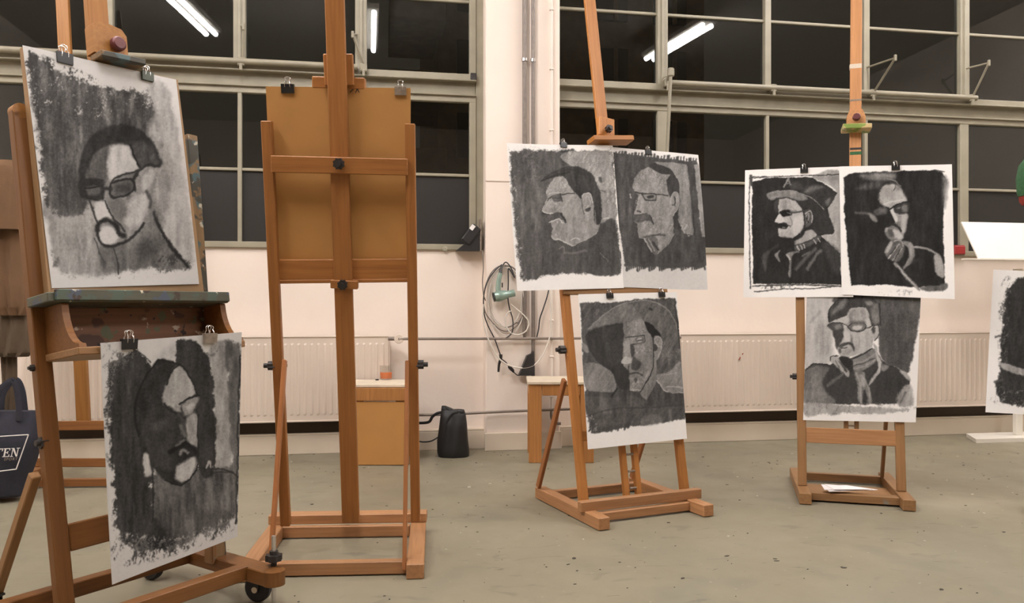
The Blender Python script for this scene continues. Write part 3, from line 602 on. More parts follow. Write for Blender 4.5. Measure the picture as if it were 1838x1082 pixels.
class Art:
    """tone raster of one charcoal sheet; shapes are given in the drawing's own sketch units"""
    def __init__(s, corners, nw, nh, paper=226, seed=1, lift=2, soft=1.):
        u, v = np.meshgrid(np.linspace(0, 1, nw), np.linspace(0, 1, nh))
        M = homog([(0, 0), (1, 0), (1, 1), (0, 1)], corners)      # TL TR BR BL
        w = M[2, 0]*u+M[2, 1]*v+M[2, 2]
        s.X = (M[0, 0]*u+M[0, 1]*v+M[0, 2])/w; s.Y = (M[1, 0]*u+M[1, 1]*v+M[1, 2])/w
        s.u, s.v, s.nw, s.nh, s.seed, s.lift, s.soft = u, v, nw, nh, seed, lift, soft
        s.k = (abs(corners[1][0]-corners[0][0]))/nw               # sketch units per cell
        S = abs(corners[2][1]-corners[1][1])
        s.S = S
        g = lambda fx, fy, sd, o=3: fbm(s.X/S*fx+9, s.Y/S*fy+9, seed*13+sd, o)
        s.fine = g(90, 90, 1); s.streak = g(42, 9, 2); s.blot = g(9, 7, 3); s.rag = g(26, 22, 4, 4); s.grain = g(190, 150, 5, 2)
        s.hatch = fbm((s.X+s.Y*.6)/S*60, (s.Y-s.X*.6)/S*10, seed*13+6)
        s.T = paper+2.5*s.fine+3*s.blot
        s.X = s.X+S*(.006*g(30, 26, 7, 3)+.0035*s.fine); s.Y = s.Y+S*(.006*g(28, 24, 8, 3)+.0035*g(80, 80, 9))  # hand-drawn wobble
    def done(s):                                                     # rub the charcoal: soften, then streak and grain
        T = np.clip(s.T, 0, 255); p = np.pad(T, 1, mode='edge')
        b = (p[:-2, 1:-1]+p[2:, 1:-1]+p[1:-1, :-2]+p[1:-1, 2:]+2*T)/6
        T = .45*T+.55*b
        k = np.clip((205-T)/60, 0, 1); mid = k*np.clip(T/110, .25, 1)
        T = T+mid*(13*s.streak+10*s.blot+9*s.grain+7*s.fine)
        return np.clip(T+s.lift*(1-T/200).clip(0, 1), 20, 250)
    def _sub(s, pts, m):
        p = np.array(pts)
        return (s.X > p[:, 0].min()-m) & (s.X < p[:, 0].max()+m) & (s.Y > p[:, 1].min()-m) & (s.Y < p[:, 1].max()+m)
    def _seg(s, x, y, a, b):
        d = b-a; L = d@d+1e-9
        t = np.clip(((x-a[0])*d[0]+(y-a[1])*d[1])/L, 0, 1)
        return np.hypot(x-a[0]-t*d[0], y-a[1]-t*d[1]), t
    def poly(s, pts, tone, f=6, rag=0, a=1, tex=8, streak=0, hatch=0, sm=True, dry=0):
        f = f*s.soft if not rag else f
        p = catmull(pts, True, 4) if sm else np.array(pts, float)
        k = s._sub(p, f+rag*1.6+2)
        if not k.any(): return s
        x, y = s.X[k], s.Y[k]; D = np.full(x.shape, 1e9); ins = np.zeros(x.shape, bool)
        for i in range(len(p)):
            A, B = p[i-1], p[i]
            D = np.minimum(D, s._seg(x, y, A, B)[0])
            c = ((A[1] > y) != (B[1] > y))
            ins ^= c & (x < (B[0]-A[0])*(y-A[1])/(B[1]-A[1]+1e-12)+A[0])
        sd = np.where(ins, D, -D)+rag*(s.rag[k]*1.1+s.grain[k]*.5)
        m = np.clip(sd/f+.5, 0, 1); m = m*m*(3-2*m)*a
        if dry: m = m*np.clip(1.15-dry*(.5+.9*s.streak[k]+.5*s.grain[k]), 0, 1)
        t = tone+tex*(.7*s.fine[k]+.6*s.blot[k]+.5*s.grain[k])+streak*s.streak[k]+hatch*s.hatch[k]
        s.T[k] = s.T[k]*(1-m)+t*m
        return s
    def line(s, pts, tone, w=6, a=1, f=None, taper=0, sm=True, rough=.5):
        p = catmull(pts, False, 4) if sm and len(pts) > 2 else np.array(pts, float)
        f = f or max(3, w*.5); k = s._sub(p, w+f+3)
        if not k.any(): return s
        x, y = s.X[k], s.Y[k]; best = np.full(x.shape, -1e9); n = len(p)-1
        for i in range(n):
            d, t = s._seg(x, y, p[i], p[i+1]); q = (i+t)/n
            ww = w*.5*(1-taper*np.abs(q*2-1)**2)
            best = np.maximum(best, ww-d)
        best = best+rough*w*.25*(s.rag[k]+s.grain[k])
        m = np.clip(best/f+.5, 0, 1)*a*np.clip(1-.35*s.grain[k]*rough, 0, 1)
        s.T[k] = s.T[k]*(1-m)+tone*m
        return s
    def scum(s, pts, tone, thr=.1, f=10, a=1):                     # broken dry-brush scumble
        p = catmull(pts, True, 4); k = s._sub(p, f+2); x, y = s.X[k], s.Y[k]
        D = np.full(x.shape, 1e9); ins = np.zeros(x.shape, bool)
        for i in range(len(p)):
            A, B = p[i-1], p[i]; D = np.minimum(D, s._seg(x, y, A, B)[0])
            c = ((A[1] > y) != (B[1] > y)); ins ^= c & (x < (B[0]-A[0])*(y-A[1])/(B[1]-A[1]+1e-12)+A[0])
        e = np.clip(np.where(ins, D, -D)/f+.5, 0, 1)
        n = .7*s.rag[k]+.6*s.grain[k]+.5*s.hatch[k]
        m = np.clip((n-thr)*2.2, 0, .9)*e*a
        s.T[k] = s.T[k]*(1-m)+tone*m
        return s

def art_glasses_portrait():
    A = Art([(22, 28), (672, 172), (768, 1035), (148, 1052)], 262, 400, 200, 1, soft=1.7)
    P, L = A.poly, A.line
    P([(560, 205), (640, 215), (690, 480), (745, 900), (700, 940), (600, 760), (600, 480)], 165, 22, 14, streak=14)
    P([(110, 690), (300, 690), (420, 900), (440, 990), (250, 1000), (165, 960), (135, 800)], 140, 26, 14, streak=22)
    P([(48, 70), (110, 100), (230, 165), (335, 190), (390, 210), (480, 215), (562, 245), (565, 400), (600, 470), (400, 520), (330, 690), (240, 755), (130, 700), (100, 520), (70, 300)], 74, 18, 26, streak=24, dry=.35)
    P([(90, 260), (330, 260), (560, 280), (560, 400), (300, 470), (280, 690), (240, 740), (140, 690), (110, 520)], 66, 40, 10, a=.7, streak=16)
    A.scum([(45, 60), (350, 180), (350, 270), (60, 250)], 55, .05); A.scum([(60, 120), (350, 210), (560, 240), (540, 330), (330, 350), (80, 330)], 170, .28)
    L([(48, 55), (58, 110)], 60, 10); L([(128, 80), (140, 160)], 60, 10)
    L([(270, 380), (275, 440)], 140, 12, .6); L([(370, 230), (380, 340)], 150, 22, .5, 20); L([(487, 240), (480, 330)], 140, 14, .5, 12)
    P([(585, 480), (640, 600), (620, 720), (585, 740), (560, 660)], 95, 26, 6, streak=14)
    P([(350, 870), (440, 850), (530, 790), (575, 740), (620, 850), (735, 960), (690, 975), (560, 970), (430, 985), (370, 980)], 96, 20, 14, streak=22)
    A.scum([(560, 900), (700, 920), (735, 975), (560, 985)], 50, .1); A.scum([(160, 930), (420, 980), (560, 965), (700, 960), (560, 1005), (220, 1010)], 110, .22)
    A.scum([(145, 900), (175, 920), (240, 995), (170, 985)], 90, .1)
    P([(565, 390), (625, 470), (650, 600), (630, 740), (560, 760), (545, 500)], 135, 40, streak=14); P([(520, 700), (585, 690), (610, 800), (560, 860), (500, 840)], 105, 26, streak=14)
    # head
    P([(278, 610), (300, 520), (340, 470), (480, 440), (560, 540), (590, 580), (565, 700), (520, 800), (460, 855), (400, 878), (350, 855), (335, 760), (300, 690)], 118, 8, streak=16)
    P([(285, 610), (300, 530), (345, 478), (395, 468), (380, 600), (350, 615)], 76, 16, streak=12)
    P([(392, 480), (430, 455), (480, 465), (510, 555), (430, 585), (398, 610), (383, 560)], 178, 12, streak=14)
    P([(470, 700), (540, 650), (556, 700), (530, 780), (480, 800), (450, 770)], 168, 22, streak=12)
    P([(395, 690), (450, 690), (470, 750), (430, 770), (400, 740)], 96, 20)
    P([(266, 610), (268, 520), (300, 440), (360, 388), (440, 364), (520, 388), (575, 440), (605, 505), (606, 545), (540, 545), (515, 545), (488, 465), (440, 448), (370, 468), (325, 500), (300, 560), (286, 610)], 40, 8, streak=8)
    P([(482, 460), (540, 440), (590, 510), (590, 540), (520, 540)], 62, 14, streak=14, hatch=12); L([(482, 455), (500, 510), (520, 550)], 30, 9)
    P([(500, 600), (520, 560), (570, 545), (588, 570), (572, 640), (545, 660), (510, 650)], 128, 10); L([(500, 650), (495, 600), (520, 560), (560, 540), (600, 545)], 42, 12); P([(530, 600), (560, 560), (580, 570), (560, 640), (535, 640)], 160, 10)
    L([(550, 655), (565, 690), (560, 720)], 45, 16, .7)
    P([(266, 604), (360, 600), (370, 640), (366, 688), (282, 684), (262, 650)], 40, 8); P([(298, 632), (350, 632), (352, 660), (306, 666)], 72, 8); L([(300, 680), (370, 690)], 35, 8); L([(290, 640), (350, 632)], 30, 6)
    L([(404, 610), (425, 590), (480, 575), (520, 560)], 45, 9); P([(400, 618), (440, 602), (490, 602), (492, 648), (460, 666), (410, 676), (394, 650)], 86, 8)
    P([(420, 626), (480, 622), (480, 648), (425, 656)], 60, 14); L([(400, 618), (440, 604), (490, 604), (494, 645), (460, 668), (412, 678), (394, 652), (400, 618)], 38, 10)
    L([(368, 640), (398, 640)], 45, 16)
    P([(338, 700), (372, 690), (395, 740), (405, 775), (370, 775), (335, 785), (328, 750)], 182, 12); L([(375, 690), (398, 745), (440, 800), (455, 820)], 45, 7); L([(310, 690), (328, 740), (345, 790)], 50, 9)
    P([(352, 860), (352, 820), (385, 792), (420, 815), (438, 840), (410, 866), (380, 872)], 186, 10)
    L([(342, 815), (352, 785), (385, 770), (415, 788), (435, 830), (455, 838)], 32, 18); L([(345, 800), (342, 840), (365, 872), (410, 880), (465, 855), (510, 820), (538, 785)], 38, 12)
    L([(408, 880), (425, 930), (430, 995)], 48, 6); L([(330, 850), (350, 900), (372, 950)], 70, 6)
    L([(578, 738), (600, 800), (650, 880), (700, 940), (722, 965)], 34, 16, taper=.5)
    P([(500, 870), (570, 850), (590, 910), (520, 930)], 66, 30)
    return A

def art_dark_head():
    A = Art([(20, 80), (592, 36), (570, 860), (55, 1052)], 240, 400, 194, 2, soft=1.7)
    P, L = A.poly, A.line
    P([(200, 180), (330, 150), (330, 90), (300, 100), (230, 150)], 180, 30, 8, streak=14)
    P([(465, 115), (530, 100), (548, 400), (545, 600), (480, 605), (478, 300)], 140, 14, 8, streak=24)
    P([(525, 82), (560, 92), (587, 140), (580, 600), (565, 640), (548, 560), (540, 300)], 90, 14, 12, streak=22)
    P([(360, 600), (480, 600), (575, 620), (566, 790), (450, 850), (330, 900), (230, 880), (230, 640)], 82, 18, 20, streak=30)
    P([(58, 185), (100, 155), (160, 112), (195, 140), (225, 185), (230, 400), (235, 560), (240, 800), (330, 890), (240, 925), (130, 905), (85, 850), (65, 600), (48, 400)], 50, 16, 24, streak=16)
    P([(332, 78), (370, 70), (402, 72), (438, 110), (468, 180), (480, 300), (482, 605), (415, 605), (400, 300), (335, 180)], 48, 9, 8, streak=10)
    A.scum([(30, 90), (90, 110), (60, 400), (45, 600), (35, 300)], 110, .12); A.scum([(60, 140), (160, 110), (140, 180), (60, 200)], 90, .1)
    A.scum([(80, 860), (330, 870), (570, 770), (560, 830), (330, 910), (100, 975)], 165, .02); A.scum([(80, 880), (330, 880), (570, 790), (565, 835), (330, 930), (90, 980)], 60, .12)
    A.scum([(450, 110), (570, 90), (570, 130), (470, 140)], 80, .1)
    P([(250, 690), (330, 660), (360, 700), (300, 760), (250, 740)], 96, 26, streak=22); L([(460, 660), (455, 760)], 130, 30, .6, 24); L([(530, 670), (530, 760)], 140, 16, .5, 14); L([(340, 740), (335, 830)], 60, 10, .7)
    # head
    P([(162, 400), (165, 320), (205, 220), (262, 156), (325, 165), (375, 205), (408, 285), (420, 400), (414, 560), (398, 625), (350, 670), (285, 655), (215, 575), (185, 490)], 40, 7, streak=6)
    P([(195, 470), (230, 300), (275, 260), (280, 340), (345, 385), (370, 480), (330, 540), (320, 620), (240, 590), (210, 530)], 52, 14, streak=8)
    P([(230, 430), (300, 400), (300, 440), (240, 460)], 66, 14)
    P([(280, 300), (292, 255), (338, 186), (375, 215), (408, 300), (355, 340), (345, 385), (305, 355), (280, 345)], 150, 8, streak=18)
    L([(345, 182), (310, 215), (292, 262)], 35, 6); L([(285, 345), (310, 375), (345, 385)], 36, 8); L([(262, 156), (320, 166), (372, 200), (408, 290), (415, 320)], 32, 7)
    P([(352, 360), (380, 322), (414, 315), (416, 350), (392, 385), (362, 392)], 126, 8); P([(370, 355), (395, 340), (405, 352), (380, 375)], 160, 8)
    L([(345, 345), (385, 318), (420, 310)], 34, 8); L([(352, 362), (360, 395), (395, 385), (420, 345)], 60, 6)
    P([(372, 405), (414, 388), (416, 500), (408, 525), (375, 500)], 140, 10, streak=16); L([(340, 385), (360, 420), (368, 470)], 66, 12, .8); L([(350, 435), (362, 475)], 105, 14, .8)
    L([(305, 545), (340, 520), (370, 505), (395, 525), (412, 545)], 26, 16); L([(330, 515), (362, 492)], 105, 9, .8); L([(345, 552), (358, 535), (375, 545)], 130, 12, .9)
    P([(342, 590), (400, 560), (406, 600), (372, 655), (325, 650), (330, 612)], 168, 9, streak=14); L([(285, 655), (345, 672), (400, 625), (415, 590)], 30, 6); L([(418, 390), (416, 560)], 34, 7)
    P([(193, 565), (212, 550), (222, 590), (228, 630), (200, 636)], 172, 6, streak=14)
    L([(155, 105), (195, 130), (228, 165)], 55, 5); L([(262, 156), (215, 215), (180, 290), (160, 380), (180, 480)], 28, 8); L([(230, 630), (235, 720), (228, 815)], 38, 6)
    L([(415, 604), (480, 606), (530, 612), (578, 640)], 42, 6); L([(420, 612), (470, 622), (540, 618)], 42, 4); L([(584, 138), (576, 400), (570, 640), (564, 815)], 42, 6); L([(476, 400), (480, 600)], 38, 5); L([(450, 600), (462, 575), (468, 600)], 150, 8)
    return A

def art_capped_profile():
    A = Art([(30, 68), (742, 80), (820, 1032), (100, 1055)], 205, 280, 232, 3, 6)
    P, L = A.poly, A.line
    P([(46, 150), (65, 122), (250, 115), (390, 108), (560, 118), (735, 130), (755, 300), (770, 560), (800, 880), (775, 945), (540, 938), (330, 945), (145, 980), (118, 900), (80, 600)], 72, 14, 18, streak=14)
    A.scum([(50, 120), (320, 115), (280, 280), (90, 330)], 110, .15, 40, .6); P([(90, 350), (250, 330), (260, 600), (150, 800), (100, 620)], 88, 60, a=.6, streak=22)
    P([(395, 135), (560, 118), (700, 118), (735, 160), (752, 330), (772, 560), (715, 575), (662, 605), (660, 430), (600, 270), (510, 225), (445, 215)], 134, 9, 6, streak=14, hatch=14)
    A.scum([(400, 130), (720, 120), (750, 330), (680, 560), (640, 320), (500, 210)], 175, .25); A.scum([(700, 140), (745, 140), (790, 700), (800, 900), (770, 700), (730, 400)], 165, .05, 14)
    A.scum([(46, 150), (80, 160), (110, 600), (150, 960), (110, 900), (70, 500)], 170, .1, 12)
    P([(660, 640), (740, 570), (775, 700), (790, 930), (560, 935), (500, 780), (600, 710)], 66, 12, 6, streak=10)
    L([(655, 300), (662, 325)], 60, 18); L([(660, 385), (690, 395)], 75, 8)
    # head
    P([(412, 288), (350, 298), (312, 350), (294, 405), (305, 445), (266, 525), (312, 545), (330, 572), (322, 600), (336, 640), (324, 690), (345, 712), (400, 722), (470, 756), (560, 722), (640, 668), (654, 610), (625, 520), (620, 430), (560, 380), (480, 330)], 138, 6, tex=10, streak=12, hatch=14, sm=False)
    A.scum([(320, 330), (420, 300), (470, 400), (530, 470), (520, 640), (420, 700), (330, 690), (345, 560), (290, 510)], 185, .3, 14, .8); A.scum([(380, 470), (540, 480), (590, 640), (470, 740), (400, 640)], 95, .32, 14, .7)
    P([(262, 322), (330, 262), (420, 226), (515, 230), (592, 272), (640, 360), (662, 450), (664, 560), (650, 612), (618, 600), (610, 480), (600, 430), (562, 402), (535, 412), (525, 445), (498, 410), (455, 362), (410, 290), (340, 300)], 50, 7, tex=6, streak=14)
    L([(420, 250), (500, 250), (560, 300)], 40, 16, .6); L([(470, 280), (490, 350)], 78, 14, .5, 12); L([(540, 290), (580, 380)], 70, 14, .5, 12); L([(265, 320), (340, 290), (420, 268), (450, 262)], 36, 8)
    P([(530, 440), (545, 410), (585, 410), (602, 450), (600, 520), (575, 560), (545, 545)], 138, 7, hatch=20); L([(532, 450), (545, 410), (590, 412), (604, 470)], 180, 6); L([(555, 440), (575, 430), (588, 470), (565, 500)], 165, 6); P([(556, 515), (590, 502), (585, 525), (565, 530)], 55, 6); L([(530, 430), (545, 545)], 80, 6)
    L([(300, 450), (318, 432), (400, 412), (482, 404)], 55, 9); P([(330, 428), (388, 405), (398, 452), (350, 462)], 84, 8); L([(388, 400), (400, 460)], 50, 7); L([(335, 440), (390, 432)], 60, 6)
    L([(312, 410), (350, 402), (400, 398)], 175, 5)
    P([(308, 556), (340, 538), (385, 535), (410, 560), (420, 600), (395, 580), (350, 588), (318, 582)], 78, 7, hatch=14); L([(395, 545), (422, 600)], 42, 11); L([(272, 540), (315, 546)], 48, 8)
    L([(316, 604), (345, 590), (380, 576), (398, 598), (408, 602)], 195, 6); L([(268, 522), (300, 540), (340, 535)], 190, 6); L([(266, 522), (300, 440)], 165, 5)
    L([(325, 692), (345, 712), (400, 722), (440, 744), (475, 756)], 190, 7); L([(470, 755), (560, 715), (645, 660)], 150, 5); L([(455, 720), (490, 700), (515, 712)], 180, 7)
    L([(380, 775), (410, 762), (415, 808)], 112, 7); L([(425, 800), (470, 806), (560, 788)], 104, 14, .8); L([(655, 800), (715, 860)], 140, 3, .8); L([(620, 520), (628, 640)], 160, 5, .7)
    L([(680, 575), (715, 570)], 190, 7)
    return A

def art_moustache_profile():
    A = Art([(0, 50), (628, 110), (680, 1048), (90, 1025)], 190, 265, 222, 4, 6)
    P, L = A.poly, A.line
    P([(0, 860), (700, 860), (700, 1060), (60, 1050)], 196, 60, a=.7)
    P([(38, 92), (150, 108), (300, 130), (560, 160), (622, 150), (645, 300), (662, 700), (684, 870), (665, 905), (400, 900), (120, 895), (60, 500)], 62, 7, 7, tex=6, streak=14, sm=False)
    for i in range(34): j = (i*29 % 13)-6; L([(48+i*17+j, 112+i*1.6), (50+i*17+j, 92+i*1.8-(i*37 % 17))], 62+(i*7 % 9), 8+(i*11 % 9))
    for i in range(42): j = (i*31 % 15)-7; L([(125+i*13+j, 880), (127+i*13+j, 893+(i*53 % 29))], 64, 9+(i*17 % 9))
    P([(318, 168), (440, 172), (545, 185), (570, 450), (592, 692), (525, 680), (482, 590), (492, 330), (430, 232)], 124, 6, tex=10, streak=22, sm=False)
    P([(595, 188), (630, 180), (648, 420), (668, 705), (640, 702), (615, 420)], 140, 7, streak=18, sm=False); L([(560, 180), (590, 690)], 58, 16, .7); L([(588, 560), (594, 690)], 40, 6)
    A.scum([(480, 580), (530, 600), (590, 640), (590, 695), (520, 685)], 170, .1)
    P([(60, 150), (180, 180), (170, 500), (110, 700), (80, 500)], 74, 30, a=.6, streak=22)
    # head
    P([(282, 205), (222, 228), (182, 290), (172, 350), (190, 386), (216, 408), (186, 530), (180, 590), (206, 612), (205, 660), (216, 706), (262, 716), (300, 800), (330, 815), (400, 762), (450, 690), (456, 600), (440, 540), (430, 430), (412, 370), (406, 300), (430, 262), (370, 255)], 126, 5, tex=12, streak=10, hatch=12, sm=False)
    A.scum([(190, 260), (290, 215), (400, 270), (400, 360), (200, 380)], 165, .22, 12, .8); A.scum([(200, 430), (430, 430), (440, 680), (230, 690)], 160, .3, 12, .8); A.scum([(220, 300), (300, 300), (390, 380), (240, 370)], 85, .35, 12, .6)
    P([(290, 190), (330, 180), (400, 205), (448, 245), (490, 325), (490, 410), (480, 570), (500, 640), (455, 640), (452, 560), (470, 520), (480, 420), (455, 392), (432, 420), (428, 430), (412, 375), (406, 300), (430, 262), (372, 255), (325, 232)], 50, 5, tex=5, streak=10)
    P([(428, 470), (440, 405), (462, 388), (486, 412), (480, 500), (446, 556)], 134, 6, hatch=16); L([(430, 470), (442, 405), (464, 390), (486, 415), (480, 500), (448, 556)], 165, 4); L([(455, 425), (460, 470), (442, 480)], 55, 7); L([(462, 430), (458, 490)], 60, 6)
    L([(192, 385), (232, 396), (335, 402), (415, 416)], 48, 9); L([(234, 398), (332, 402), (326, 448), (258, 447), (234, 398)], 44, 10, sm=False); P([(250, 405), (325, 408), (318, 440), (262, 440)], 112, 6); P([(268, 418), (308, 412), (312, 430), (276, 434)], 48, 7)
    P([(178, 548), (230, 542), (285, 545), (302, 565), (312, 612), (285, 590), (210, 600), (182, 590)], 74, 7, hatch=16); L([(290, 550), (310, 610)], 44, 7); L([(205, 520), (225, 528)], 55, 12)
    L([(190, 550), (270, 540)], 50, 6, .7); L([(248, 702), (320, 690), (390, 690)], 66, 12, .9); L([(310, 690), (360, 680)], 60, 8)
    P([(262, 716), (330, 700), (345, 790), (320, 815)], 90, 8); L([(248, 708), (300, 795)], 165, 8); L([(280, 712), (320, 790)], 150, 6); L([(312, 735), (345, 785)], 45, 14)
    L([(158, 400), (162, 430)], 160, 8); L([(340, 810), (410, 756), (455, 680)], 150, 4)
    return A

def art_broad_hat():
    A = Art([(65, 65), (702, 52), (762, 1000), (120, 1070)], 190, 280, 228, 5, 6)
    P, L = A.poly, A.line
    P([(78, 128), (130, 118), (330, 118), (450, 96), (690, 94), (712, 250), (735, 550), (755, 790), (755, 878), (610, 898), (380, 930), (165, 972), (130, 930), (95, 600)], 72, 8, 8, tex=8, streak=10, hatch=10, sm=False)
    for i in range(20): j = (i*31 % 11)-5; L([(140+i*13+j, 945-i*2), (134+i*13+j, 955-i*2+(i*31 % 23))], 62, 9+(i*13 % 8))
    A.scum([(90, 130), (300, 125), (210, 220), (100, 260)], 105, .2)
    P([(128, 296), (205, 222), (300, 152), (430, 110), (560, 120), (650, 180), (702, 280), (728, 420), (722, 505), (650, 568), (570, 588), (590, 470), (600, 380), (480, 236), (350, 256), (230, 272)], 84, 6, tex=8, hatch=20, streak=8)
    P([(135, 292), (300, 155), (400, 130), (440, 180), (470, 232), (350, 256), (230, 270)], 106, 14, hatch=22, a=.9)
    L([(128, 296), (205, 222), (300, 152), (430, 110), (560, 120), (650, 180), (700, 280), (728, 420)], 128, 7, .9); A.scum([(600, 240), (690, 300), (710, 480), (620, 520)], 118, .15, 16, .7); L([(525, 165), (535, 170)], 35, 14); L([(360, 262), (470, 232)], 128, 10, .8)
    P([(110, 345), (160, 300), (350, 262), (358, 380), (340, 500), (388, 560), (386, 684), (335, 684), (292, 622), (272, 572), (185, 512), (132, 430)], 48, 7, tex=4, streak=6)
    P([(250, 300), (350, 280), (345, 480), (270, 540), (235, 400)], 56, 24)
    P([(95, 532), (180, 520), (268, 574), (302, 640), (290, 698), (210, 706), (108, 680)], 116, 7, hatch=16, tex=8); P([(85, 390), (120, 410), (130, 450), (95, 440)], 118, 10)
    P([(572, 592), (645, 574), (732, 508), (748, 706), (634, 704), (576, 632)], 124, 7, hatch=22, tex=10); L([(572, 625), (630, 702), (745, 708)], 178, 6); L([(600, 595), (700, 580)], 165, 6, .7); L([(630, 670), (740, 675)], 185, 6, .7)
    P([(355, 260), (480, 236), (535, 340), (552, 450), (545, 560), (500, 648), (460, 705), (392, 690), (386, 570), (342, 516), (352, 400)], 120, 5, tex=14, streak=10, hatch=8, sm=False)
    A.scum([(370, 270), (470, 250), (520, 340), (380, 340)], 155, .2, 12, .8); A.scum([(420, 420), (540, 430), (530, 560), (450, 690), (395, 680), (400, 620), (500, 580)], 160, .15, 12, .8); A.scum([(400, 500), (540, 480), (520, 560), (440, 570)], 70, .22, 12, .8)
    P([(548, 490), (568, 488), (566, 640), (545, 715), (502, 756), (445, 705), (505, 650), (545, 560)], 112, 5, tex=8, streak=14)
    P([(488, 246), (540, 268), (580, 310), (596, 342), (560, 338), (542, 352), (505, 296)], 30, 5, tex=3)
    P([(550, 360), (575, 340), (602, 370), (604, 410), (585, 480), (560, 488)], 128, 6, hatch=18); L([(552, 362), (578, 342), (604, 372), (602, 420), (580, 480)], 165, 5); L([(555, 370), (580, 400), (596, 410)], 165, 4); P([(555, 390), (580, 410), (565, 440), (552, 430)], 60, 6)
    L([(362, 352), (430, 340), (490, 338), (496, 382), (400, 398)], 52, 6, sm=False); P([(432, 352), (480, 348), (485, 385), (440, 392)], 92, 8); P([(440, 356), (470, 352), (468, 378), (444, 380)], 150, 6); L([(440, 372), (470, 366)], 60, 8)
    P([(396, 400), (420, 400), (430, 450), (410, 480), (396, 450)], 62, 10); P([(358, 390), (388, 370), (402, 490), (362, 486)], 142, 7, streak=10); P([(335, 518), (350, 485), (368, 470), (408, 495), (412, 514), (370, 522)], 166, 6, hatch=14)
    P([(415, 478), (450, 500), (470, 522), (440, 566), (405, 556)], 62, 14); L([(392, 590), (440, 580), (475, 598)], 58, 10); L([(385, 535), (388, 690)], 50, 9, .8); L([(398, 620), (480, 612)], 150, 5, .7); P([(425, 615), (445, 615), (440, 645), (425, 640)], 60, 8, a=.7); L([(395, 690), (470, 690)], 178, 6, .7)
    L([(546, 350), (550, 450), (545, 545), (500, 650), (458, 708)], 38, 6); L([(562, 660), (530, 730), (480, 800)], 38, 6)
    P([(100, 702), (290, 706), (335, 688), (400, 694), (455, 706), (502, 758), (572, 636), (622, 706), (746, 712), (755, 790), (300, 800), (110, 850)], 64, 7, tex=6, streak=16, sm=False); L([(272, 735), (290, 705), (312, 680)], 34, 10)
    P([(105, 740), (270, 740), (440, 730), (460, 800), (120, 850)], 80, 22, a=.7, streak=26); L([(110, 860), (300, 810), (480, 805), (740, 790)], 52, 8, .7); L([(655, 820), (660, 880)], 112, 14, .7, 12); P([(480, 860), (580, 850), (600, 900), (480, 915)], 104, 18, a=.7, streak=20); A.scum([(110, 860), (170, 860), (180, 960), (140, 950)], 140, .1)
    L([(690, 100), (708, 280), (722, 420)], 42, 10, .8)
    return A

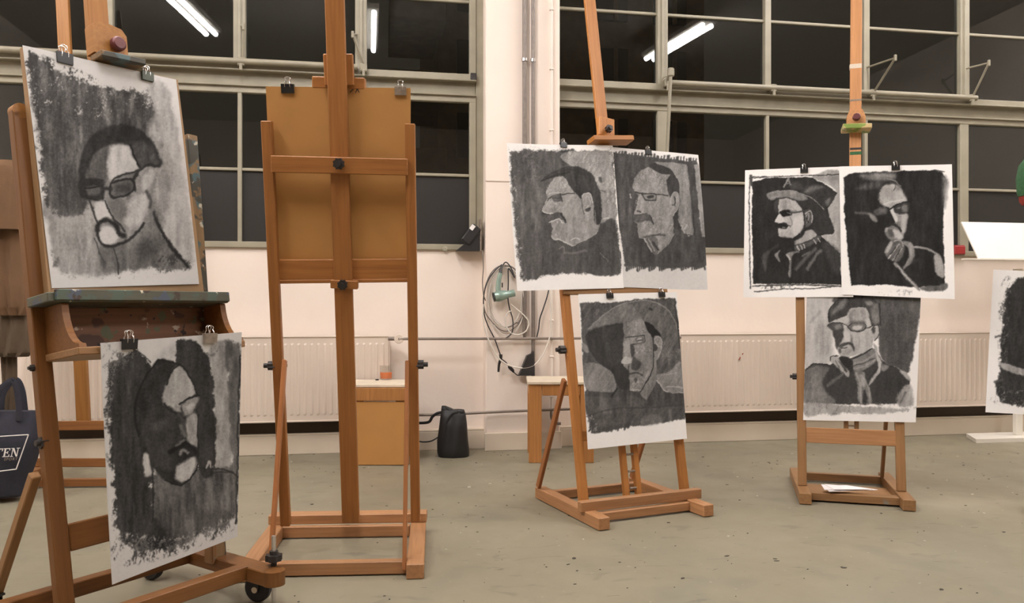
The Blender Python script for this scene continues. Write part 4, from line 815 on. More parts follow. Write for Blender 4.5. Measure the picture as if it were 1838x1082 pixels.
def art_cowboy():
    A = Art([(75, 68), (900, 36), (915, 1052), (62, 1055)], 215, 262, 234, 6, soft=1.7)
    P, L = A.poly, A.line
    P([(600, 112), (840, 104), (840, 700), (800, 700), (670, 572), (766, 552), (716, 364), (792, 244), (700, 170)], 158, 9, streak=10); P([(610, 115), (830, 108), (830, 150), (700, 150)], 128, 26, a=.7)
    P([(132, 160), (250, 130), (420, 122), (600, 124), (702, 178), (792, 242), (720, 362), (764, 552), (662, 572), (812, 712), (830, 958), (500, 948), (136, 950), (128, 500)], 38, 7, 4, tex=5, streak=6, sm=False)
    L([(112, 130), (108, 500), (118, 985)], 60, 8); L([(122, 110), (128, 180)], 55, 18); L([(130, 128), (400, 114), (830, 98)], 50, 7); L([(130, 118), (250, 118)], 60, 6); L([(145, 1012), (400, 988), (600, 985), (830, 964)], 62, 8); L([(130, 970), (450, 955), (830, 968)], 60, 10); A.scum([(120, 945), (400, 950), (400, 985), (120, 985)], 70, .05)
    # hat
    P([(510, 245), (550, 190), (640, 178), (780, 240), (710, 350), (650, 320)], 50, 14); P([(540, 235), (580, 200), (650, 185), (690, 200), (640, 215), (580, 245)], 92, 20, hatch=10); P([(700, 300), (740, 280), (720, 340)], 92, 14); P([(420, 175), (500, 160), (520, 215), (440, 215)], 56, 20)
    L([(380, 195), (412, 130)], 128, 14); L([(412, 132), (430, 178)], 110, 11); L([(395, 170), (425, 165)], 100, 8)
    P([(242, 252), (300, 228), (420, 224), (520, 250), (602, 292), (692, 372), (742, 455), (766, 552), (655, 562), (604, 520), (612, 430), (560, 370), (500, 330), (430, 284), (340, 280), (280, 302)], 46, 6, tex=5)
    P([(243, 252), (300, 230), (420, 226), (512, 246), (560, 285), (500, 300), (430, 280), (340, 278), (282, 300)], 116, 8, hatch=8, streak=8); L([(250, 250), (320, 232), (430, 226), (520, 250), (610, 292), (690, 368)], 138, 5); L([(262, 285), (330, 270)], 145, 12, .7, 12)
    # face
    P([(300, 320), (340, 290), (340, 380), (310, 385)], 58, 10)
    P([(342, 290), (400, 284), (465, 300), (508, 355), (530, 400), (532, 480), (502, 560), (445, 592), (370, 590), (336, 572), (332, 522), (345, 500), (335, 478), (304, 462), (340, 402), (336, 350)], 162, 5, tex=8, hatch=10, sm=False)
    P([(355, 300), (420, 295), (450, 340), (440, 372), (360, 372)], 132, 16, a=.8, streak=12); P([(455, 440), (525, 420), (525, 500), (480, 570), (440, 540)], 182, 20); L([(430, 430), (440, 480), (425, 510)], 110, 10, .8)
    P([(345, 388), (390, 372), (432, 378), (438, 412), (400, 426), (362, 424)], 26, 7); L([(430, 398), (480, 390), (535, 384)], 62, 14); L([(430, 385), (470, 378)], 110, 10); L([(405, 395), (430, 405)], 120, 5)
    P([(305, 460), (345, 405), (362, 420), (382, 455), (365, 474), (330, 474)], 190, 6); P([(325, 492), (350, 475), (392, 476), (408, 500), (395, 520), (370, 520), (340, 512)], 28, 6); L([(365, 508), (385, 512)], 110, 8); L([(370, 470), (400, 490), (425, 500)], 48, 9, .8); L([(345, 540), (400, 530)], 178, 10, .7)
    P([(532, 400), (575, 366), (604, 410), (598, 470), (570, 500), (540, 495)], 78, 7); L([(545, 405), (580, 378), (600, 420), (590, 470)], 165, 7); L([(550, 420), (568, 400), (575, 430), (555, 470)], 150, 6); L([(532, 390), (540, 495)], 34, 8); L([(555, 440), (565, 470)], 30, 8)
    P([(455, 622), (520, 580), (550, 535), (600, 530), (632, 572), (560, 610), (475, 645)], 150, 7, streak=10); L([(500, 560), (460, 600), (440, 612)], 30, 10); P([(330, 585), (440, 595), (460, 640), (400, 680), (330, 640)], 36, 14)
    P([(462, 650), (560, 622), (640, 572), (664, 580), (655, 605), (560, 660), (480, 690)], 74, 7); 
    for x, y in ((480, 655), (505, 648), (528, 640), (610, 605), (640, 590)): L([(x, y), (x+16, y+30)], 168, 8)
    P([(305, 722), (348, 684), (332, 722), (350, 775), (330, 768)], 128, 7); P([(392, 715), (470, 692), (500, 700), (440, 735), (435, 885), (415, 880), (420, 770)], 116, 8, streak=18); L([(400, 720), (425, 760)], 165, 12)
    L([(472, 830), (520, 780), (560, 730), (620, 680)], 88, 26, .8, 16); L([(560, 835), (600, 770), (630, 720), (660, 690)], 104, 24, .8, 14); L([(520, 730), (570, 700)], 100, 14, .7); P([(212, 730), (250, 690), (270, 700), (245, 760), (235, 850), (212, 800)], 70, 14); L([(270, 690), (330, 650)], 64, 20, .6, 16)
    P([(680, 640), (740, 640), (810, 720), (810, 850), (760, 850)], 54, 26)
    return A

def art_hand_on_chin():
    A = Art([(25, 80), (868, 62), (885, 1072), (45, 1035)], 215, 262, 236, 7, soft=2.0)
    P, L = A.poly, A.line
    P([(60, 160), (130, 126), (430, 116), (735, 106), (800, 130), (828, 190), (805, 400), (800, 600), (812, 975), (600, 985), (350, 964), (112, 970), (85, 700), (62, 400)], 36, 9, 5, tex=5, streak=6, sm=False)
    P([(800, 160), (835, 180), (830, 300), (810, 400), (800, 300)], 110, 20, streak=20); L([(735, 106), (810, 122)], 60, 8); P([(620, 985), (760, 970), (825, 955), (815, 1005), (700, 1012)], 90, 14, 8, streak=16); A.scum([(340, 1000), (560, 1010), (560, 1040), (340, 1040)], 130, .2)
    P([(180, 145), (260, 130), (420, 128), (440, 165), (400, 185), (300, 188), (210, 172)], 112, 22, streak=16); L([(290, 145), (400, 150)], 135, 18, .7, 14); P([(150, 245), (240, 205), (340, 195), (330, 235), (220, 255)], 70, 20, streak=14); L([(380, 175), (440, 190), (480, 230)], 125, 9, .8)
    P([(318, 315), (340, 240), (420, 208), (470, 235), (505, 290), (526, 348), (440, 370), (400, 398), (345, 372), (325, 345)], 160, 12, streak=12, hatch=8); P([(345, 260), (420, 250), (430, 300), (360, 320)], 142, 26); L([(340, 235), (390, 212), (440, 215), (432, 260)], 60, 9); L([(360, 365), (420, 345), (500, 335)], 188, 12, .8); P([(440, 220), (480, 240), (470, 270), (445, 255)], 120, 12)
    P([(405, 405), (430, 395), (470, 440), (528, 438), (532, 480), (518, 570), (492, 605), (470, 555), (445, 510)], 138, 9, streak=8); P([(480, 460), (528, 445), (515, 560), (490, 570)], 165, 14)
    P([(405, 415), (428, 398), (458, 480), (444, 508), (425, 460)], 190, 6); P([(430, 510), (480, 500), (470, 545), (440, 530)], 110, 10)
    P([(428, 376), (480, 358), (542, 348), (550, 388), (525, 434), (470, 438), (438, 425)], 50, 7); P([(485, 385), (530, 372), (530, 415), (500, 425)], 100, 12); P([(450, 395), (475, 385), (470, 400)], 110, 8); L([(372, 385), (400, 405), (430, 378), (490, 356), (545, 346)], 28, 8)
    P([(278, 415), (330, 388), (375, 392), (380, 432), (330, 446), (290, 444)], 72, 9); P([(320, 400), (360, 398), (360, 425), (325, 430)], 100, 12); L([(150, 432), (230, 436), (280, 455), (300, 490)], 92, 18, .8, 14); P([(245, 440), (290, 455), (305, 492), (265, 480)], 128, 12); L([(260, 470), (300, 495)], 120, 10, .7)
    P([(362, 580), (370, 540), (430, 520), (472, 550), (502, 600), (490, 632), (430, 642), (385, 620)], 112, 10, streak=8); P([(415, 560), (460, 560), (498, 605), (480, 632), (440, 620)], 176, 12); P([(362, 575), (365, 545), (385, 540), (378, 570)], 150, 7); L([(380, 535), (435, 518), (485, 565)], 42, 16)
    P([(385, 560), (415, 560), (430, 600), (400, 610)], 78, 12)
    P([(360, 722), (405, 645), (480, 640), (512, 690), (500, 740), (465, 795), (410, 785), (388, 772)], 92, 7, hatch=20); P([(362, 722), (405, 648), (420, 662), (400, 700), (385, 725)], 152, 7); L([(390, 775), (430, 720), (470, 670)], 150, 9); L([(420, 785), (460, 735), (495, 700)], 135, 9); L([(405, 750), (445, 690)], 45, 8); L([(435, 775), (480, 705)], 50, 7); L([(430, 645), (480, 640), (500, 680)], 150, 8); L([(395, 770), (410, 750)], 185, 8)
    P([(482, 645), (552, 650), (586, 712), (572, 790), (500, 850), (522, 800), (545, 745), (530, 690)], 132, 8, streak=10); L([(500, 840), (560, 790)], 110, 14, .7); L([(570, 800), (600, 780)], 66, 26, .6, 22)
    L([(582, 685), (660, 697), (720, 722), (755, 742)], 140, 16); P([(728, 755), (768, 742), (800, 825), (804, 912), (748, 892), (732, 822)], 160, 8, streak=14)
    L([(442, 812), (490, 865), (540, 925), (615, 1000)], 130, 22); L([(460, 830), (530, 915), (600, 990)], 165, 7)
    return A

def art_scarf():
    A = Art([(80, -35), (966, -22), (925, 1030), (50, 1012)], 215, 262, 228, 8, soft=1.7)
    P, L = A.poly, A.line
    P([(60, -20), (560, -20), (560, 80), (300, 300), (280, 560), (60, 640)], 178, 30, streak=10); P([(150, 300), (230, 260), (260, 480), (160, 520)], 150, 40, a=.7, streak=12); L([(110, 260), (180, 180)], 130, 24, .5, 20)
    P([(300, 100), (340, 50), (600, -10), (955, 0), (955, 200), (905, 500), (870, 650), (800, 622), (670, 560), (640, 400), (650, 200), (560, 80)], 78, 18, 8, streak=8); P([(680, 180), (780, 300), (860, 560), (800, 620), (680, 480)], 64, 50, a=.7); P([(850, 90), (950, 90), (950, 240), (900, 200)], 100, 40, a=.6)
    # hair and face
    P([(252, 255), (262, 160), (335, 75), (450, 40), (580, 60), (640, 110), (655, 180), (650, 290), (590, 290), (575, 245), (545, 150), (430, 150), (400, 200), (310, 235)], 58, 7, streak=10)
    P([(275, 200), (300, 150), (370, 80), (400, 80), (380, 130), (310, 180)], 108, 18); P([(540, 95), (590, 95), (600, 125), (560, 125)], 120, 14); P([(580, 140), (640, 120), (645, 260), (600, 260)], 98, 14, streak=14); L([(252, 250), (258, 165), (335, 70), (450, 42)], 38, 8); L([(650, 110), (655, 290)], 40, 8); L([(545, 160), (578, 245)], 42, 8)
    P([(280, 262), (395, 212), (430, 152), (540, 146), (575, 250), (592, 300), (600, 400), (575, 470), (452, 522), (382, 532), (335, 512), (310, 450), (286, 320)], 166, 7, streak=10)
    P([(400, 215), (430, 158), (530, 155), (560, 230), (470, 250), (400, 280)], 138, 20, streak=16); P([(300, 250), (400, 215), (400, 260), (300, 262)], 175, 10)
    P([(284, 320), (372, 305), (365, 390), (330, 450), (315, 470), (298, 400)], 62, 9); P([(425, 355), (440, 400), (450, 470), (430, 430)], 100, 12); L([(490, 380), (490, 450)], 140, 14, .7); P([(370, 330), (405, 330), (420, 400), (380, 410)], 185, 12)
    P([(246, 285), (262, 268), (350, 264), (368, 300), (330, 325), (290, 325), (262, 310)], 74, 7); P([(300, 285), (350, 278), (350, 310), (310, 315)], 112, 10); L([(246, 290), (262, 268), (350, 264), (405, 290)], 48, 7)
    P([(402, 290), (440, 268), (528, 264), (546, 298), (515, 328), (440, 330)], 104, 7); P([(440, 300), (470, 285), (515, 290), (500, 318), (455, 322)], 178, 9); L([(402, 292), (440, 270), (528, 265), (546, 298), (515, 329), (440, 331), (402, 292)], 46, 8); L([(546, 306), (590, 292), (620, 286)], 48, 8); P([(430, 250), (520, 245), (540, 265), (440, 270)], 90, 14)
    P([(328, 450), (355, 425), (400, 412), (445, 425), (456, 460), (450, 490), (432, 445), (390, 440), (350, 460)], 66, 8); L([(350, 462), (400, 460)], 44, 8); P([(330, 470), (350, 465), (350, 500), (335, 500)], 76, 10); P([(360, 480), (430, 475), (420, 510), (370, 515)], 142, 14)
    P([(588, 310), (615, 288), (642, 292), (650, 345), (612, 405), (600, 370)], 158, 7); L([(590, 320), (615, 290), (642, 292), (650, 345), (610, 405)], 56, 8); P([(592, 305), (618, 305), (610, 345), (595, 340)], 66, 8)
    # jacket, scarf
    P([(62, 640), (150, 585), (262, 590), (335, 530), (430, 540), (600, 470), (665, 560), (780, 620), (880, 708), (830, 800), (800, 885), (580, 892), (300, 890), (150, 870), (62, 800)], 54, 10, 4, tex=6)
    P([(62, 650), (150, 600), (250, 620), (200, 720), (240, 850), (150, 880), (60, 880)], 100, 30, 8, streak=14, hatch=12); L([(250, 750), (310, 700), (370, 660)], 104, 22, .8, 16); P([(62, 800), (220, 800), (300, 890), (70, 900)], 112, 30, 8, a=.8, streak=10)
    P([(432, 545), (500, 515), (600, 470), (622, 560), (540, 625), (455, 640)], 112, 8, streak=6); L([(445, 585), (530, 560), (605, 515)], 140, 14, .8); L([(455, 625), (540, 600), (615, 555)], 140, 10, .8); L([(432, 548), (520, 512), (590, 465)], 40, 9); L([(450, 600), (530, 578), (608, 540)], 66, 7); P([(335, 530), (430, 545), (440, 640), (400, 640)], 44, 8)
    P([(262, 560), (275, 528), (322, 528), (360, 590), (410, 640), (408, 688), (370, 652), (310, 600)], 158, 8); P([(330, 560), (370, 600), (400, 640), (380, 640)], 70, 8); L([(262, 560), (275, 524), (330, 522)], 44, 7); L([(305, 560), (350, 640), (372, 655)], 100, 7)
    P([(600, 430), (630, 460), (640, 520), (665, 560), (655, 640), (568, 752), (585, 700), (635, 620), (622, 530)], 158, 8, streak=8); L([(640, 520), (665, 575), (655, 640)], 70, 6); L([(570, 700), (635, 610)], 50, 9)
    P([(458, 648), (530, 650), (545, 720), (585, 830), (585, 890), (492, 882), (478, 750)], 106, 9, streak=18); L([(468, 655), (500, 740), (505, 880)], 146, 14, .8); L([(535, 700), (570, 790), (575, 885)], 140, 12, .8); P([(525, 790), (545, 800), (555, 885), (520, 885)], 52, 8); P([(490, 670), (530, 680), (540, 750), (510, 750)], 140, 14)
    L([(62, 634), (100, 605), (150, 582), (262, 592)], 34, 8); L([(665, 560), (720, 600), (790, 625), (880, 712)], 40, 7); P([(800, 640), (860, 660), (885, 705), (870, 715)], 160, 9); P([(670, 590), (720, 600), (690, 640), (665, 630)], 118, 12); P([(800, 800), (880, 740), (900, 900), (790, 900)], 150, 26, 6, streak=20); L([(810, 880), (850, 800)], 80, 14, .7, 12)
    P([(60, 885), (300, 895), (420, 905), (880, 930), (700, 965), (420, 960), (200, 972), (62, 975)], 156, 18, 14, streak=8); A.scum([(60, 880), (420, 900), (420, 955), (70, 970)], 110, .1); L([(420, 905), (425, 958), (540, 962)], 112, 5, .8); A.scum([(500, 885), (900, 900), (880, 950), (600, 935)], 120, .15)
    return A

def art_dark_study():
    A = Art([(1783, 484), (1990, 492), (1996, 752), (1768, 740)], 190, 250, 222, 9)
    P, L = A.poly, A.line
    P([(1803, 545), (1812, 515), (1832, 500), (1900, 498), (1968, 505), (1976, 600), (1980, 722), (1900, 726), (1797, 720), (1796, 640)], 44, 4, 5, tex=6, streak=8)
    A.scum([(1796, 520), (1815, 500), (1812, 600), (1800, 720), (1792, 650)], 95, .05, 4)
    P([(1798, 646), (1840, 658), (1900, 668), (1900, 678), (1830, 668), (1800, 656)], 140, 4, streak=14); P([(1880, 540), (1920, 535), (1935, 590), (1900, 620), (1878, 590)], 128, 10, streak=10)
    A.scum([(1797, 700), (1970, 705), (1975, 728), (1797, 726)], 120, .1, 4); L([(1788, 600), (1798, 598)], 70, 3); L([(1786, 682), (1800, 678)], 70, 3)
    return A
# ---------------------------------------------------------------- the sheets
def sheet(name, label, art, q, n, curl=None, back=.0012):
    """q: four world corners TL TR BR BL; the art's tones become pigment on a fine grid, plus a plain reverse"""
    T = art.done(); h, w_ = T.shape; u, v = art.u, art.v; n = nrm(n)
    q = [np.array(x, float) for x in q]; c = sum(q)/4
    def surf(u, v):
        p = ((1-u)*(1-v))[..., None]*q[0]+(u*(1-v))[..., None]*q[1]+(u*v)[..., None]*q[2]+((1-u)*v)[..., None]*q[3]
        d = .0025*(1+np.sin(u*5+v*3+art.seed))+(curl(u, v) if curl else 0)
        return p+d[..., None]*n-c
    P = surf(u, v).reshape(-1, 3); nf = len(P)
    k = 14; ub, vb = np.meshgrid(np.linspace(0, 1, k), np.linspace(0, 1, k)); Pb = (surf(ub, vb)-back*n).reshape(-1, 3)
    I = np.arange(nf).reshape(h, w_); fa = np.stack([I[1:, :-1], I[1:, 1:], I[:-1, 1:], I[:-1, :-1]], -1).reshape(-1, 4)
    J = nf+np.arange(k*k).reshape(k, k); fb_ = np.stack([J[:-1, :-1], J[:-1, 1:], J[1:, 1:], J[1:, :-1]], -1).reshape(-1, 4)
    Fc = np.concatenate([fa, fb_]); Vt = np.concatenate([P, Pb])
    me = bpy.data.meshes.new(name); me.vertices.add(len(Vt)); me.vertices.foreach_set('co', Vt.ravel()); me.loops.add(Fc.size); me.loops.foreach_set('vertex_index', Fc.ravel().astype(np.int32))
    me.polygons.add(len(Fc)); me.polygons.foreach_set('loop_start', (np.arange(len(Fc))*4).astype(np.int32)); me.polygons.foreach_set('use_smooth', np.ones(len(Fc), bool)); me.update(calc_edges=True)
    g = np.concatenate([T.ravel(), np.full(k*k, 228.)])/255; g = np.where(g <= .04045, g/12.92, ((g+.055)/1.055)**2.4)
    col = np.stack([g*1.0, g*.965, g*.925, np.ones_like(g)], -1).astype(np.float32)
    at = me.color_attributes.new('pigment', 'FLOAT_COLOR', 'POINT'); at.data.foreach_set('color', col.ravel()); me.materials.append(MATS['charcoal_sheet'])
    return tag(link(bpy.data.objects.new(name, me), None, Matrix.Translation(Vector(c))), label, 'drawing', 'charcoal portraits')
def conv(cs, ox, oy, k): return [(ox+x/k, oy+y/k) for x, y in cs]
def on_frame(fr, cs, o): return [fr.px(x, y, o) for x, y in cs]
hat = FA.at(-.28, lo, .224)
def on_plane(x, y, p, n): d = ray(x, y); return C0+d*(np.dot(p-C0, n)/np.dot(d, n))
sheet('charcoal_drawing', 'charcoal portrait in spectacles with a drooping moustache, on the rolling easel board', art_glasses_portrait(), on_frame(FA, conv([(22, 28), (672, 172), (768, 1035), (148, 1052)], 30, 70, 2.3529), .052), FA.n)
sheet('charcoal_drawing', 'dark charcoal head hanging below the tray of the rolling easel', art_dark_head(), [on_plane(x, y, hat, FA.nh) for x, y in conv([(20, 80), (592, 36), (570, 860), (55, 1052)], 170, 580, 2.2536)], FA.nh, lambda u, v: .012*(1-u)**3*v+.01*v*v)
sheet('charcoal_drawing', 'charcoal profile with swept dark fringe and spectacles, left of the upper pair', art_capped_profile(), on_frame(FC, conv([(30, 68), (742, 80), (820, 1032), (100, 1055)], 900, 240, 3.7306), .034), FC.n, lambda u, v: .01*(1-u)**4)
sheet('charcoal_drawing', 'charcoal profile with bald forehead and square spectacles, right of the upper pair', art_moustache_profile(), on_frame(FC, conv([(0, 50), (628, 110), (680, 1048), (90, 1025)], 1090, 250, 3.863), .028), FC.n, lambda u, v: .03*np.clip(u-.6, 0, 1)**2*v*4+.012*u*np.sin(v*3.1))
sheet('charcoal_drawing', 'charcoal portrait under a broad pale hat, lower on the middle easel', art_broad_hat(), on_frame(FC, conv([(65, 65), (702, 52), (762, 1000), (120, 1070)], 1020, 510, 3.609), .034), FC.n, lambda u, v: .006*v)
sheet('charcoal_drawing', 'charcoal profile of a moustached man in a cowboy hat', art_cowboy(), on_frame(FD, conv([(75, 68), (900, 36), (915, 1052), (62, 1055)], 1320, 290, 4.33), .032), FD.n)
sheet('charcoal_drawing', 'black charcoal portrait with the chin resting on a hand', art_hand_on_chin(), on_frame(FD, conv([(25, 80), (868, 62), (885, 1072), (45, 1035)], 1500, 280, 4.163), .041), FD.n, lambda u, v: .008*u*v)
sheet('charcoal_drawing', 'charcoal portrait in spectacles, scarf and dark jacket, low on the right easel', art_scarf(), on_frame(FD, conv([(80, -35), (966, -22), (925, 1030), (50, 1012)], 1430, 520, 4.329), .024), FD.n)
sheet('charcoal_drawing', 'nearly black charcoal sheet cut by the right edge of the view', art_dark_study(), on_frame(FG, [(1783, 484), (1990, 492), (1996, 752), (1768, 740)], .036), FG.n, lambda u, v: .05*(1-u)**3*v**2)

# ---------------------------------------------------------------- binder clips
def clip(label, p, e, u, n, width, mat):
    T = thing('binder_clip', label, 'clip', p, 'binder clips on boards and sheets'); h = width*.62; d = width*.42
    p = np.array(p, float)+np.array(n)*.004; tri = [(-d/2, .004), (d/2+.002, .004), (.0085, -h), (-.002, -h)]
    mesh('clip_body', gprism(tri, width), mat, T, basis(n, u, -e, p))
    for sg in (1, -1):
        b0 = p+n*sg*.006-u*h*.55 if sg > 0 else p-u*h*.3-n*d*.5
        w1, w2 = width*.2, width*.3; top = h*.85
        pts = [p+e*w1-u*h*.9+n*sg*.006, p+e*w1+u*.004+n*sg*(d/2+.001), p+e*w1*.8+u*top*.6+n*sg*(d*.35), p+e*w2*.7+u*top+n*sg*d*.3, p+u*(top+.006)+n*sg*d*.28, p-e*w2*.7+u*top+n*sg*d*.3, p-e*w1*.8+u*top*.6+n*sg*d*.35, p-e*w1+u*.004+n*sg*(d/2+.001), p-e*w1-u*h*.9+n*sg*.006]
        mesh('clip_handle', gtube(pts, .0016, 5, sm=3), 'steel_wire', T, smooth=True)
for lb, fr, x, y, o, wd, m in (
    ('black binder clip at the top left of the bare fibreboard', FB, 517, 153, -.036, .05, 'clip_black'), ('grey binder clip at the top right of the bare fibreboard', FB, 719, 158, -.036, .046, 'clip_grey'),
    ('black binder clip over the spectacled portrait, left one', FA, 113, 99, .05, .052, 'clip_black'), ('dark green binder clip over the spectacled portrait, right one', FA, 262, 133, .05, .044, 'clip_green'),
    ('black binder clip above the left profile portrait', FC, 1010, 258, .03, .038, 'clip_black'), ('black binder clip above the bald profile portrait', FC, 1162, 271, .026, .038, 'clip_black'),
    ('black binder clip over the broad hat portrait, left one', FC, 1093, 528, .034, .038, 'clip_black'), ('black binder clip over the broad hat portrait, right one', FC, 1186, 526, .034, .038, 'clip_black'),
    ('black binder clip above the cowboy portrait', FD, 1443, 303, .032, .042, 'clip_black'), ('black binder clip above the hand on chin portrait', FD, 1607, 298, .04, .042, 'clip_black')):
    clip(lb, fr.px(x, y, o), fr.e, fr.u, fr.n, wd, m)
for lb, x, y, m in (('black binder clip over the dark head, left one', 230, 610, 'clip_black'), ('steel grey binder clip over the dark head, right one', 375, 600, 'clip_grey')):
    clip(lb, on_plane(x, y, hat, FA.nh), FA.e, UP, FA.nh, .048, m)

# ---------------------------------------------------------------- stools and what stands on them
def stool(label, fl, width, depth, ht, panel, rot=-YAW):
    e = V(math.cos(rot), math.sin(rot), 0); d = V(-math.sin(rot), math.cos(rot), 0); c = fl+e*width/2+d*depth/2
    T = thing('stool', label, 'stool', (c[0], c[1], 0), 'plank stools by the wall')
    M = lambda x, y, z: basis(e, d, UP, c+e*x+d*y+UP*z)
    mesh('seat', gbox(width+.02, depth+.02, .022, .004), 'white_worn', T, M(0, 0, ht-.011))
    for sx in (-1, 1):
        for sy in (-1, 1):
            mesh('leg', gbox(.088, .024, ht-.022, .003), 'stool_wood', T, M(sx*(width/2-.044), sy*(depth/2-.012), (ht-.022)/2))
    mesh('apron', gbox(width-.18, .022, .075, .003), 'stool_wood', T, M(0, -depth/2+.013, ht-.06)); mesh('apron', gbox(width-.18, .022, .075, .003), 'stool_wood', T, M(0, depth/2-.013, ht-.06))
    for sx in (-1, 1): mesh('side_apron', gbox(.022, depth-.05, .075, .003), 'stool_wood', T, M(sx*(width/2-.012), 0, ht-.06))
    if panel:
        mesh('front_rail', gbox(width, .022, .085, .003), 'stool_wood', T, M(0, -depth/2-.012, ht-.066)); mesh('front_panel', gbox(width-.01, .012, ht-.12, .002), 'fibreboard', T, M(0, -depth/2-.007, (ht-.12)/2+.004))
    return T, M, ht
q = on_floor(612, 836); st1, M1, h1 = stool('plank stool with fibreboard front carrying the glass of orange water', q+V(0, .02, 0), .45, .33, .54, True)
q2 = on_floor(949, 831); st2, M2, h2 = stool('open plank stool with splitting white seat below the hair dryer', q2, .44, .4, .552, False)
jp = on_floor(693, 681, .541); J = thing('water_glass', 'drinking glass with orange water on the stool', 'glass', (jp[0], jp[1], .541))
mesh('glass_wall', glathe([(.0, .0), (.042, .0), (.044, .004), (.046, .1), (.0435, .1), (.041, .008), (0, .008)], 24), 'clear_glass', J, Matrix.Translation((jp[0], jp[1], .541)), smooth=True)
mesh('water', glathe([(0, .009), (.0405, .009), (.0425, .052), (0, .052)], 24), 'orange_water', J, Matrix.Translation((jp[0], jp[1], .541)), smooth=True)
q = jp-RT*.055-FW*.05; tag(mesh('bottle_cap', glathe([(0, 0), (.012, 0), (.012, .008), (0, .009)], 14), 'clip_black', None, Matrix.Translation((q[0], q[1], .5405))), 'tiny black cap beside the orange water glass', 'cap')

# ---------------------------------------------------------------- soft things
def gsoft(rows, th, n=32, fold=0., seed=0, capped=True):
    """closed soft body: rows of (left point, right point, thickness factor), front towards the viewer"""
    vs, fs = [], []; m = len(rows); rs = random.Random(seed); ph = rs.random()*6
    for i, (a, b, k) in enumerate(rows):
        a, b = np.array(a, float), np.array(b, float); ax = b-a; f_ = -nrm(np.cross(ax, UP)) if True else 0
        f_ = nrm(V(ax[1], -ax[0], 0))
        for j in range(n):
            t = 2*math.pi*j/n; x = .5-.5*math.cos(t); s = abs(math.sin(t))**.6*(1 if math.sin(t) >= 0 else -1)
            w_ = fold*math.sin(x*17+ph+i*.35)*abs(math.sin(t))
            vs.append(a+ax*x+f_*(th*k*s*.5+w_))
    for i in range(m-1):
        for j in range(n): fs.append((i*n+j, i*n+(j+1) % n, (i+1)*n+(j+1) % n, (i+1)*n+j))
    if capped: fs += [tuple(range(n))[::-1], tuple(range((m-1)*n, m*n))]
    return vs, fs
def rowpx(lst, Z, sub=5):
    out = []
    for (y0, l0, r0, k0), (y1, l1, r1, k1) in zip(lst, lst[1:]):
        for s in range(sub):
            t = s/sub; y = y0+(y1-y0)*t; out.append((at_depth(l0+(l1-l0)*t, y, Z), at_depth(r0+(r1-r0)*t, y, Z), k0+(k1-k0)*t))
    y, l, r, k = lst[-1]; out.append((at_depth(l, y, Z), at_depth(r, y, Z), k)); return out
ZC_ = 4.34
CT = thing('coat', 'tan coat hung over the background easel at the left edge', 'coat', at_depth(0, 640, ZC_))
mesh('sleeve', gsoft(rowpx([(405, -40, 42, .8), (480, -30, 48, 1), (550, -10, 51, 1), (566, 2, 46, .7)], ZC_+.02), .09, fold=.014, seed=2), 'tan_cloth', CT, smooth=True)
mesh('collar_flap', gsoft(rowpx([(288, -50, 31, .5), (300, -52, 33, .9), (360, -50, 37, 1.1), (412, -45, 41, 1)], ZC_-.02), .11, fold=.006, seed=1), 'tan_cloth', CT, smooth=True)
mesh('lining', gsoft(rowpx([(540, -6, 44, .8), (590, -6, 53, 1), (632, -10, 56, 1), (640, -6, 50, .8)], ZC_+.05), .08, fold=.01, seed=3), 'grey_cloth', CT, smooth=True)
mesh('lower_sleeve', gsoft(rowpx([(620, 0, 30, .8), (700, 6, 30, 1), (742, 8, 27, .9)], ZC_+.08), .05, fold=.006, seed=5), 'grey_cloth', CT, smooth=True)
ZT = 4.26; TB = thing('tote_bag', 'navy canvas tote bag with white framed lettering at the left edge', 'bag', on_floor(0, 897))
mesh('bag_body', gsoft(rowpx([(737, -60, 70, .35), (750, -58, 70, .6), (790, -55, 71, 1), (825, -50, 60, 1.1), (862, -44, 46, 1.1), (884, -40, 43, 1.0), (889, -36, 40, .8)], ZT, 4), .2, n=40, fold=.003, seed=4), 'navy_canvas', TB, smooth=True)
def strap(parent, pts, w_, th, mat, wdir, name='handle'):
    P = [np.array(p, float) for p in pts]; g = gtube(P, 1., 8, sm=5); v = np.array(g[0]).reshape(-1, 8, 3); c = v.mean(1)
    out = []; wd = nrm(wdir)
    for i in range(len(c)):
        t = nrm(c[min(i+1, len(c)-1)]-c[max(i-1, 0)]); x = nrm(wd-t*(wd@t)); y = np.cross(t, x)
        out += [c[i]+x*w_/2*math.cos(a)+y*th/2*math.sin(a) for a in np.linspace(0, 2*math.pi, 9)[:-1]]
    return mesh(name, (out, g[1]), mat, parent, smooth=True)
strap(TB, [at_depth(x, y, ZT-.06) for x, y in ((33, 755), (34, 735), (31, 705), (24, 684), (10, 690), (-3, 705), (-6, 740), (-6, 755))], .034, .006, 'navy_canvas', RT)
strap(TB, [at_depth(x, y, ZT+.05) for x, y in ((46, 752), (45, 735), (40, 700), (30, 682), (14, 692), (4, 712), (2, 745))], .034, .006, 'navy_canvas', RT)
zf = ZT-.115
mesh('printed_frame', gjoin(*[gtube([at_depth(x0, y0, zf), at_depth(x1, y1, zf)], .0028, 5, sm=0) for x0, y0, x1, y1 in ((-45, 786, 51, 780), (51, 780, 29, 842), (29, 842, -45, 851))]), 'white_print', TB)
rr = nrm(RT+UP*.04)
